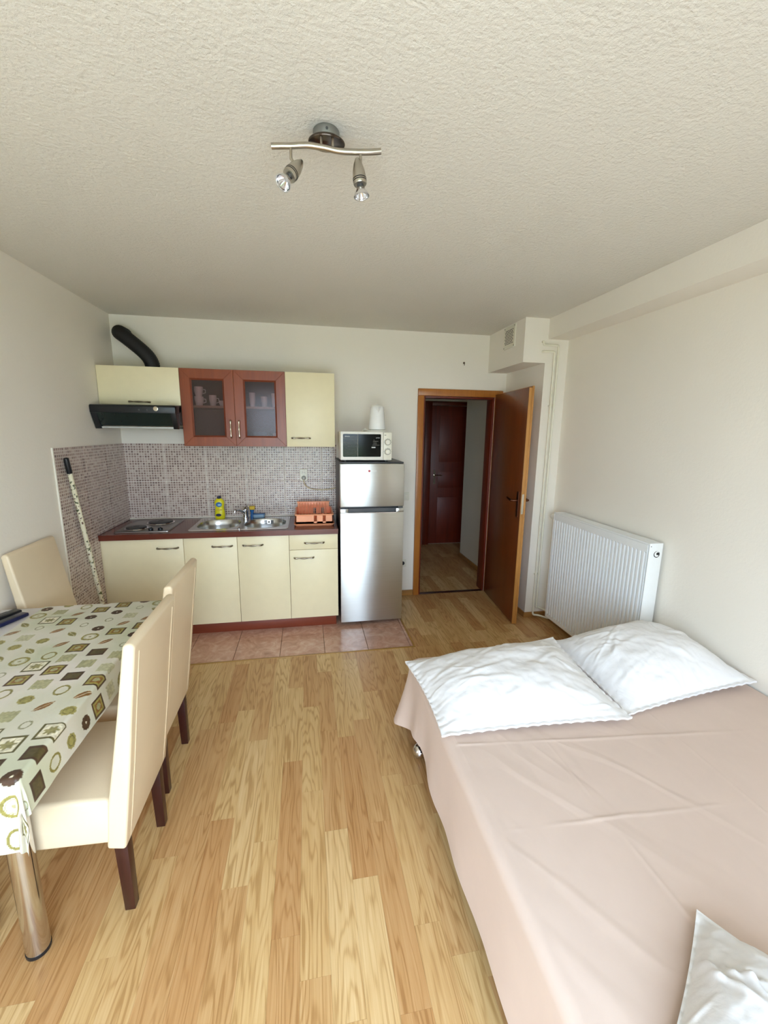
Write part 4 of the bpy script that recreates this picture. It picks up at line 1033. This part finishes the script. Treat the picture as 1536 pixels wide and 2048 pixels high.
# tablecloth: flat cloth coordinates (a along X, b along Y) draped over the table edge
def tablecloth():
    ca0, ca1, cb0, cb1 = 0.200, 0.902, -3.085, -1.648
    na, nb = 262, 520
    A = np.linspace(ca0, ca1, na); B = np.linspace(cb0, cb1, nb); a, b_ = np.meshgrid(A, B, indexing='ij')
    x1, y0, y1 = TBX+0.003, TBY0-0.003, TBY1+0.003
    qx = np.minimum(a, x1); qy = np.clip(b_, y0, y1)
    ox = a-qx; oy = b_-qy; d = np.sqrt(ox**2+oy**2)+1e-9; nx, ny = ox/d, oy/d
    rr = 0.012
    # bend over a rounded edge, then hang with a little flare and folds
    arc = np.minimum(d, rr*math.pi/2); th = arc/rr
    out = rr*np.sin(th); down = rr*(1-np.cos(th)); ext = np.maximum(d-rr*math.pi/2, 0)
    ang = np.arctan2(-ny, nx)          # 0: right side, 90 deg: near end
    fold = 0.011*np.sin(ang*9.0+0.6)*np.clip(ext/0.12, 0, 1.2)*np.clip(np.sin(2*ang), 0, 1)
    edge_n = 0.007*fbm(b_*7, a*3, 5)+0.014*fbm(a*9, b_*2, 9)*np.abs(ny)
    out = out+ext*0.10+(fold+edge_n*2)*np.clip(ext/0.05, 0, 1)
    X = qx+nx*out; Y = qy+ny*out; Z = TBZ+0.0015-down-ext*0.985
    inside = np.clip(1-d/0.02, 0, 1)
    Z = Z+inside*(0.0022*np.abs(fbm(a*5, b_*5, 3)) + 0.0016*np.clip(1-np.abs(fbm(a*3+2, b_*1.4, 21))*16, 0, 1))
    P = np.stack([X, Y, Z], -1)
    # printed design
    base = np.array([210, 208, 190.]); rgb = np.empty((na, nb, 3)); rgb[:] = base
    patch = fbm(a*6, b_*6, 31, 2)[..., None]
    rgb += np.clip(patch*4, -1, 1)*np.array([12, 7, 15.])
    olive, dkol, brown, dkbr, sage, pale, cream = [np.array(q, float) for q in ((132, 124, 66), (92, 86, 48), (132, 92, 42), (74, 52, 36), (160, 158, 116), (182, 180, 144), (222, 216, 192))]
    rg = np.random.RandomState(11)
    pa_, pb2 = 0.090, 0.090
    def put(mask, colr, al=1.0): rgb[mask] = rgb[mask]*(1-al)+colr*al
    seq = ['frame_light', 'leaf', 'pale_sq', 'ring', 'dark_sq', 'disc', 'smallring', 'frame_dark', 'leaf2', 'ring2', 'pale_sq', 'dark_disc']
    na_c = int((ca1-ca0)/pa_)+1; nb_c = int((cb1-cb0)/pb2)+1
    for i in range(na_c):
        for j_ in range(nb_c):
            cx = ca0+0.03+i*pa_+rg.uniform(-.006, .006); cy = cb0+0.04+j_*pb2+(0.04 if i % 2 else 0)+rg.uniform(-.006, .006)
            i0, i1 = np.searchsorted(A, [cx-0.05, cx+0.05]); j0, j1 = np.searchsorted(B, [cy-0.05, cy+0.05])
            if i1 <= i0 or j1 <= j0: continue
            dx = a[i0:i1, j0:j1]-cx; dy = b_[i0:i1, j0:j1]-cy; sub = rgb[i0:i1, j0:j1]
            kind = seq[(i*5+j_*7+rg.randint(0, 4)) % len(seq)]
            mx = np.maximum(np.abs(dx), np.abs(dy)); rad = np.hypot(dx, dy)
            tex = fbm(a[i0:i1, j0:j1]*160, b_[i0:i1, j0:j1]*160, 50+i, 2)[..., None]
            def pt(mask, colr, al=1.0):
                cc = np.broadcast_to(colr, sub.shape)*(1+0.35*tex); sub[mask] = (sub*(1-al)+cc*al)[mask]
            if kind == 'frame_light':
                s_ = 0.036; pt(mx < s_, dkol); pt(mx < s_*0.82, cream)
                pt(np.hypot(dx*0.9, dy) < 0.017+0.004*np.sin(np.arctan2(dy, dx)*7), olive*0.9, 0.75)
            elif kind == 'frame_dark':
                s_ = 0.034; pt(mx < s_, dkbr*1.05); pt(mx < s_*0.78, olive*1.15); pt(mx < s_*0.52, brown); pt(rad < 0.012, sage)
            elif kind == 'dark_sq':
                pt((np.abs(dx) < 0.032) & (np.abs(dy) < 0.027), dkbr*0.95); pt((np.abs(dx) < 0.023) & (np.abs(dy) < 0.018), dkol*0.95, 0.7)
            elif kind == 'pale_sq': pt(mx < 0.028+0.002*np.sin(dx*400), sage if (i+j_) % 2 else pale, 0.85)
            elif kind == 'ring':
                pt(np.abs(rad-0.029) < 0.005, olive*1.1); pt(np.abs(rad-0.020) < 0.0014, sage); pt(rad < 0.006, olive, 0.6)
            elif kind == 'ring2': pt(np.abs(np.hypot(dx*1.1, dy*0.9)-0.024) < 0.0038, olive*1.05)
            elif kind == 'smallring': pt(np.abs(np.hypot(dx, dy*0.85)-0.015) < 0.0022, sage*0.85)
            elif kind == 'disc':
                pt(rad < 0.024+0.0012*np.sin(np.arctan2(dy, dx)*9), olive*1.15, 0.9); pt(np.abs(rad-0.015) < 0.0015, dkol, 0.7)
            elif kind == 'dark_disc':
                pt(rad < 0.025+0.001*np.sin(np.arctan2(dy, dx)*11), dkbr); pt(rad < 0.004, cream)
            else:
                u = (dx+dy)/1.414 if kind == 'leaf' else (dx-dy)/1.414; v_ = (dx-dy)/1.414 if kind == 'leaf' else (dx+dy)/1.414
                w_ = 0.014*np.clip(1-(u/0.033)**2, 0, 1); pt(np.abs(v_) < w_, brown if kind == 'leaf' else olive)
                pt((np.abs(v_) < 0.0014) & (np.abs(u) < 0.03), cream, 0.8)
    rgb = np.clip(rgb, 0, 255)/255.0
    linc = np.where(rgb <= 0.04045, rgb/12.92, ((rgb+0.055)/1.055)**2.4)
    org = np.array([0.5, -2.3, TBZ])
    me = grid_mesh('tablecloth', P-org)
    at_ = me.color_attributes.new('print', 'FLOAT_COLOR', 'POINT')
    cols = np.ones((na*nb, 4), np.float32); cols[:, :3] = linc.reshape(-1, 3); at_.data.foreach_set('color', cols.reshape(-1))
    me.materials.append(M['oilcloth'])
    o = bpy.data.objects.new('tablecloth', me); COL.objects.link(o); o.location = tuple(org)
    tag(o, 'pale green oilcloth with brown squares, rings and leaves on table', 'tablecloth')
tablecloth()

# remotes on the bare strip of the table
c = (0.085, -1.775, TBZ+0.0005)
rm = root('remote_control', c, 'dark remote control lying on bare tabletop, the one farther from the cloth', 'remote', 'remote controls')
def slab(p0, p1, w_, h_, z):
    p0, p1 = Vector(p0), Vector(p1); d = (p1-p0).normalized(); n_ = Vector((-d.y, d.x)); v = []
    for zz in (z, z+h_):
        for q in (p0-n_*w_/2, p1-n_*w_/2, p1+n_*w_/2, p0+n_*w_/2): v.append((q.x, q.y, zz))
    return MB().add(v, [(0,3,2,1),(4,5,6,7),(0,1,5,4),(1,2,6,5),(2,3,7,6),(3,0,4,7)])
slab((0.005+0.03, -1.86), (0.115, -1.715), 0.048, 0.020, TBZ+0.0005).build('remote_body', M['black'], rm, c, 0.005)
slab((0.05, -1.82), (0.09, -1.75), 0.030, 0.001, TBZ+0.0202).build('keypad', M['darkgrey'], rm, c)
c = (0.125, -1.84, TBZ+0.0005)
rm = root('remote_control', c, 'navy blue remote control lying on bare tabletop beside the cloth edge', 'remote', 'remote controls')
slab((0.095, -1.945), (0.166, -1.755), 0.046, 0.018, TBZ+0.0005).build('remote_body', M['navy'], rm, c, 0.005)
slab((0.110, -1.90), (0.150, -1.80), 0.028, 0.001, TBZ+0.0182).build('keypad', M['black'], rm, c)

# ------------------------------------------------------------------ bed
BX0, BX1, BY0, BY1, BZT = 2.085, 3.700, -3.96, -1.945, 0.455
c = (2.9, -2.95, 0)
bd = root('bed', c, 'low double bed on chrome ball feet under the beige sheet', 'bed')
MB().box(BX0+0.03, BX1-0.012, BY0+0.03, BY1-0.03, 0.24, BZT-0.004).build('mattress', M['mattress'], bd, c, 0.03, 3)
MB().box(BX0+0.045, BX1-0.015, BY0+0.04, BY1-0.05, 0.10, 0.239).build('bed_frame', M['legwood'], bd, c, 0.004)
for x, y in ((2.112, -2.160), (2.135, -3.85), (3.6, -2.14), (3.6, -3.85)):
    MB().ball((x, y, 0.0385), 0.038, 24).tube([(x, y, 0.070), (x, y, 0.0995)], 0.012, 12).build('foot', M['chrome'], bd, c)

def sheet():
    r_ = 0.07; N = 900
    # perimeter: near-left corner up the left side, round the far-left corner, along the head end to the wall
    segs = []
    L1 = (BY1-r_)-BY0; L2 = r_*math.pi/2; L3 = BX1-(BX0+r_); tot = L1+L2+L3
    s = np.linspace(0, tot, N)
    px = np.empty(N); py = np.empty(N); nx = np.empty(N); ny = np.empty(N)
    k = s <= L1; px[k] = BX0; py[k] = BY0+s[k]; nx[k] = -1; ny[k] = 0
    k = (s > L1) & (s <= L1+L2); a = (s[k]-L1)/r_; px[k] = BX0+r_-r_*np.cos(a); py[k] = BY1-r_+r_*np.sin(a); nx[k] = -np.cos(a); ny[k] = np.sin(a)
    k = s > L1+L2; px[k] = BX0+r_+(s[k]-L1-L2); py[k] = BY1; nx[k] = 0; ny[k] = 1
    # hem height along the perimeter
    yk = [-3.96, -3.25, -2.97, -2.75, -2.55, -2.40, -2.30, -2.15, -2.02]; zk = [0.060, 0.075, 0.100, 0.105, 0.110, 0.140, 0.175, 0.165, 0.105]
    hem = np.interp(py, yk, zk); u = np.clip((s-L1)/(L2+L3), 0, 1); hem = np.where(s > L1+L2*0.5, 0.10+0.05*np.sin(s*9), hem)
    hem = hem+0.006*np.sin(s*16)+0.01*fbm(s*6, s*0, 4)
    # outward flare of the hem
    fl = np.interp(py, [-3.96, -3.0, -2.45, -2.25, -2.05, -1.95], [-0.005, 0.010, 0.014, 0.012, 0.050, 0.068]); fl = np.where(s > L1+L2, 0.03, fl)
    nd = 60; cols = []
    rr = 0.035
    for q in range(nd+1):
        t = q/nd
        drop = rr+(BZT-rr-hem)*t
        rip = np.interp(py, [-3.9, -2.6, -2.1, -1.95], [0.002, 0.003, 0.013, 0.028])
        rip = np.where(s > L1+L2, 0.012, rip)
        wave = np.sin(s*24+2.2*np.sin(s*3))*rip*t**1.2+0.006*fbm(s*3.0, t*1.5+s*0.4, 8)*t
        out = fl*t**1.3+wave
        cols.append(np.stack([px+nx*out, py+ny*out, BZT-drop], -1))
    cols = cols[::-1]                                 # hem -> edge
    for q in range(1, 7):
        th = q/6*math.pi/2
        cols.append(np.stack([px-nx*(rr-rr*np.cos(th)), py-ny*(rr-rr*np.cos(th)), BZT-rr+rr*np.sin(th)+px*0], -1))
    # top: towards the right-hand / near edge along straight lines
    ex, ey = px-nx*rr, py-ny*rr
    # target: left-side points run across to the wall, head-end points run down to the near edge; corner points fan
    tx = np.where(s <= L1, BX1, 0); ty = np.where(s <= L1, py, 0)
    top = []
    nt = 210
    # use a mapping onto the diagonal from far-left corner to the near-right corner
    dx0, dy0, dx1, dy1 = BX0+r_*0.6, BY1-r_*0.6, BX1, BY0
    f1 = np.clip(s/L1, 0, 1); f2 = np.clip((s-L1-L2)/L3, 0, 1)
    g_ = np.where(s <= L1, 1-f1, np.where(s <= L1+L2, 0.0, f2))
    gx = dx0+(dx1-dx0)*g_; gy = dy0+(dy1-dy0)*g_
    for q in range(1, nt+1):
        t = q/nt
        X = ex+(gx-ex)*t; Y = ey+(gy-ey)*t
        w = np.clip(t*nt/6, 0, 1)
        Z = np.full(N, BZT)
        def ridge(dist, wd, hh): return hh*np.exp(-(dist/wd)**2)
        ang = 0.06
        Z = Z+w*(ridge(Y+3.03+0.05*(X-2.9)+0.008*fbm(X*9, Y*0+1, 2), 0.006, 0.0026)*np.clip(fbm(X*4, 3+X*0, 5)*4+0.6, 0.05, 1)
                 +ridge(X-3.03-0.02*(Y+3)+0.006*fbm(Y*9, X*0+4, 3), 0.006, 0.0036)*np.clip(fbm(Y*2.2, 7+Y*0, 6)*3+0.7, 0.0, 1)
                 +ridge(X-2.50+0.03*(Y+3), 0.006, 0.002)*np.clip(fbm(Y*3, 2+Y*0, 26)*4+0.3, 0, 1)+ridge(Y+2.68+0.10*(X-2.7), 0.006, 0.0026)*np.clip(fbm(X*3, 9+X*0, 16)*4+0.4, 0, 1)
                 +0.008*fbm(X*2.0, Y*1.6, 12)+0.0022*np.clip(1-np.abs(fbm(X*6+Y*3.4, Y*1.3-X*0.8, 14))*9, 0, 1)*np.exp(-((X-2.5)/0.45)**2)
                 +0.006*np.clip(fbm(X*9, Y*2.5, 18), 0, 1))
        top.append(np.stack([X, Y, Z], -1))
    P = np.stack(cols+top, 1)
    # weld the two sides of the diagonal by giving both the same heights (same X, Y -> same noise)
    org = np.array([2.9, -2.95, 0.455])
    me = grid_mesh('bed_sheet', P-org); me.materials.append(M['sheet'])
    o = bpy.data.objects.new('bed_sheet', me); COL.objects.link(o); o.location = tuple(org)
    tag(o, 'beige cotton sheet spread over the bed, hanging to the floor', 'sheet')
sheet()

def pillow(name, A, B, C, D, zb, thick, label, seed, corner_z=(0, 0, 0, 0), flange=0.06, power=2.4, n=150, crease=1.0):
    """A near-left, B near-right, C far-right, D far-left (x, y)"""
    u = np.linspace(-1, 1, n); U, V = np.meshgrid(u, u, indexing='ij')
    def bil(a, b_, c_, d): return ((1-U)*(1-V)*a+(1+U)*(1-V)*b_+(1+U)*(1+V)*c_+(1-U)*(1+V)*d)/4
    X = bil(A[0], B[0], C[0], D[0]); Y = bil(A[1], B[1], C[1], D[1]); cz = bil(*corner_z)
    cx = sum(q[0] for q in (A, B, C, D))/4; cy = sum(q[1] for q in (A, B, C, D))/4
    # sides bow inwards between the corners
    pin = 0.045*((1-U**2)*V**4+(1-V**2)*U**4)
    X = X+(cx-X)*pin; Y = Y+(cy-Y)*pin
    iu = np.clip(np.abs(U)/(1-flange*0.6), 0, 1); iv = np.clip(np.abs(V)/(1-flange), 0, 1)
    f = (1-iu**power)**0.75*(1-iv**power)**0.75
    wr = fbm(U*3.0+seed, V*3.0, seed)*0.030+fbm(U*7+seed, V*5, seed+3)*0.012
    rad = np.abs(fbm(np.arctan2(V, U)*3.2+seed, np.hypot(U, V)*1.2, seed+7))
    edgew = np.clip(1-f*1.6, 0, 1)*np.clip((1-np.maximum(np.abs(U), np.abs(V)))*9, 0, 1)
    wr = wr*np.clip(f*3, 0, 1)+0.030*(np.clip(0.12-rad, 0, 1))*6*edgew*0.5
    rs = np.random.RandomState(seed)
    for k in range(26):            # soft creases running in from the seams
        a0 = rs.uniform(0, 2*math.pi); e = rs.uniform(0.55, 0.95); ou, ov = np.cos(a0)*e, np.sin(a0)*e
        m_ = max(abs(math.cos(a0)), abs(math.sin(a0))); ou /= m_; ov /= m_
        th = math.atan2(-ov, -ou)+rs.uniform(-0.9, 0.9); ln = rs.uniform(0.25, 0.85); wd = rs.uniform(0.018, 0.05)
        al = (U-ou)*math.cos(th)+(V-ov)*math.sin(th); pe_ = -(U-ou)*math.sin(th)+(V-ov)*math.cos(th)+0.10*rs.uniform(-1, 1)*al**2
        fade = np.clip(al/0.10+0.3, 0, 1)*np.clip((ln-al)/ln, 0, 1)
        wr = wr+rs.uniform(0.25, 1.0)*0.010*crease*(np.exp(-(pe_/wd)**2)-0.55*np.exp(-((pe_-wd*1.6)/wd)**2))*fade*np.clip(f*5+0.15, 0, 1)
    hem = 0.006*np.sin(U*26+seed)*np.clip(1-np.abs(V+1)*9, 0, 1)+0.004*np.sin(V*23+seed)*np.clip(1-np.abs(np.abs(U)-1)*9, 0, 1)
    Zt = zb+0.010+np.abs(hem)+cz+thick*f+wr*0.75
    Zb = zb+0.002+np.abs(hem)*0.8+cz*0.95+0*f
    Zb = np.minimum(Zb, Zt-0.004)
    P1 = np.stack([X, Y, Zt], -1); P2 = np.stack([X, Y, Zb], -1)
    org = np.array([cx, cy, zb])
    me = grid_mesh(name, P1-org)
    # closed body: top grid, bottom grid, rim
    idx = np.arange(n*n).reshape(n, n); v = np.concatenate([(P1-org).reshape(-1, 3), (P2-org).reshape(-1, 3)])
    q1 = np.stack([idx[:-1, :-1], idx[1:, :-1], idx[1:, 1:], idx[:-1, 1:]], -1).reshape(-1, 4); q2 = q1[:, ::-1]+n*n
    per = np.concatenate([idx[:-1, 0], idx[-1, :-1], idx[:0:-1, -1], idx[0, :0:-1]]); pn = np.roll(per, -1)
    q3 = np.stack([per, per+n*n, pn+n*n, pn], -1)
    q = np.concatenate([q1, q2, q3])
    bpy.data.meshes.remove(me); me = bpy.data.meshes.new(name)
    me.vertices.add(len(v)); me.vertices.foreach_set('co', v.reshape(-1).astype(np.float32))
    me.loops.add(q.size); me.loops.foreach_set('vertex_index', q.reshape(-1).astype(np.int32))
    me.polygons.add(len(q)); me.polygons.foreach_set('loop_start', np.arange(0, q.size, 4, dtype=np.int32))
    me.update(calc_edges=True); me.validate()
    o = finish(name, me, M['pillow'], None, tuple(org), smooth=70)
    tag(o, label, 'pillow', 'white pillows on the bed')
pillow('pillow', (2.075, -2.590), (2.90, -2.640), (2.955, -1.960), (2.055, -2.030), BZT+0.012, 0.118, 'white pillow at the head of the bed on the side away from the wall', 3, (0, 0.016, 0.03, 0))
pillow('pillow', (2.915, -2.600), (3.690, -2.520), (3.690, -1.895), (2.940, -1.945), BZT+0.012, 0.165, 'plump white pillow at the bed head against the right wall', 8, (0, 0.03, 0.02, 0))
T3 = np.array([2.520, -3.302]); d1 = np.array([-0.82, -0.57]); d2 = np.array([0.57, -0.82]); S3 = 0.46
pillow('pillow', tuple(T3+d1*S3), tuple(T3+(d1+d2)*S3), tuple(T3+d2*S3), tuple(T3), BZT+0.012, 0.150, 'white pillow at the foot of the bed, cut off by the picture edge', 15, (0.0, 0, 0, 0.01), crease=2.2)
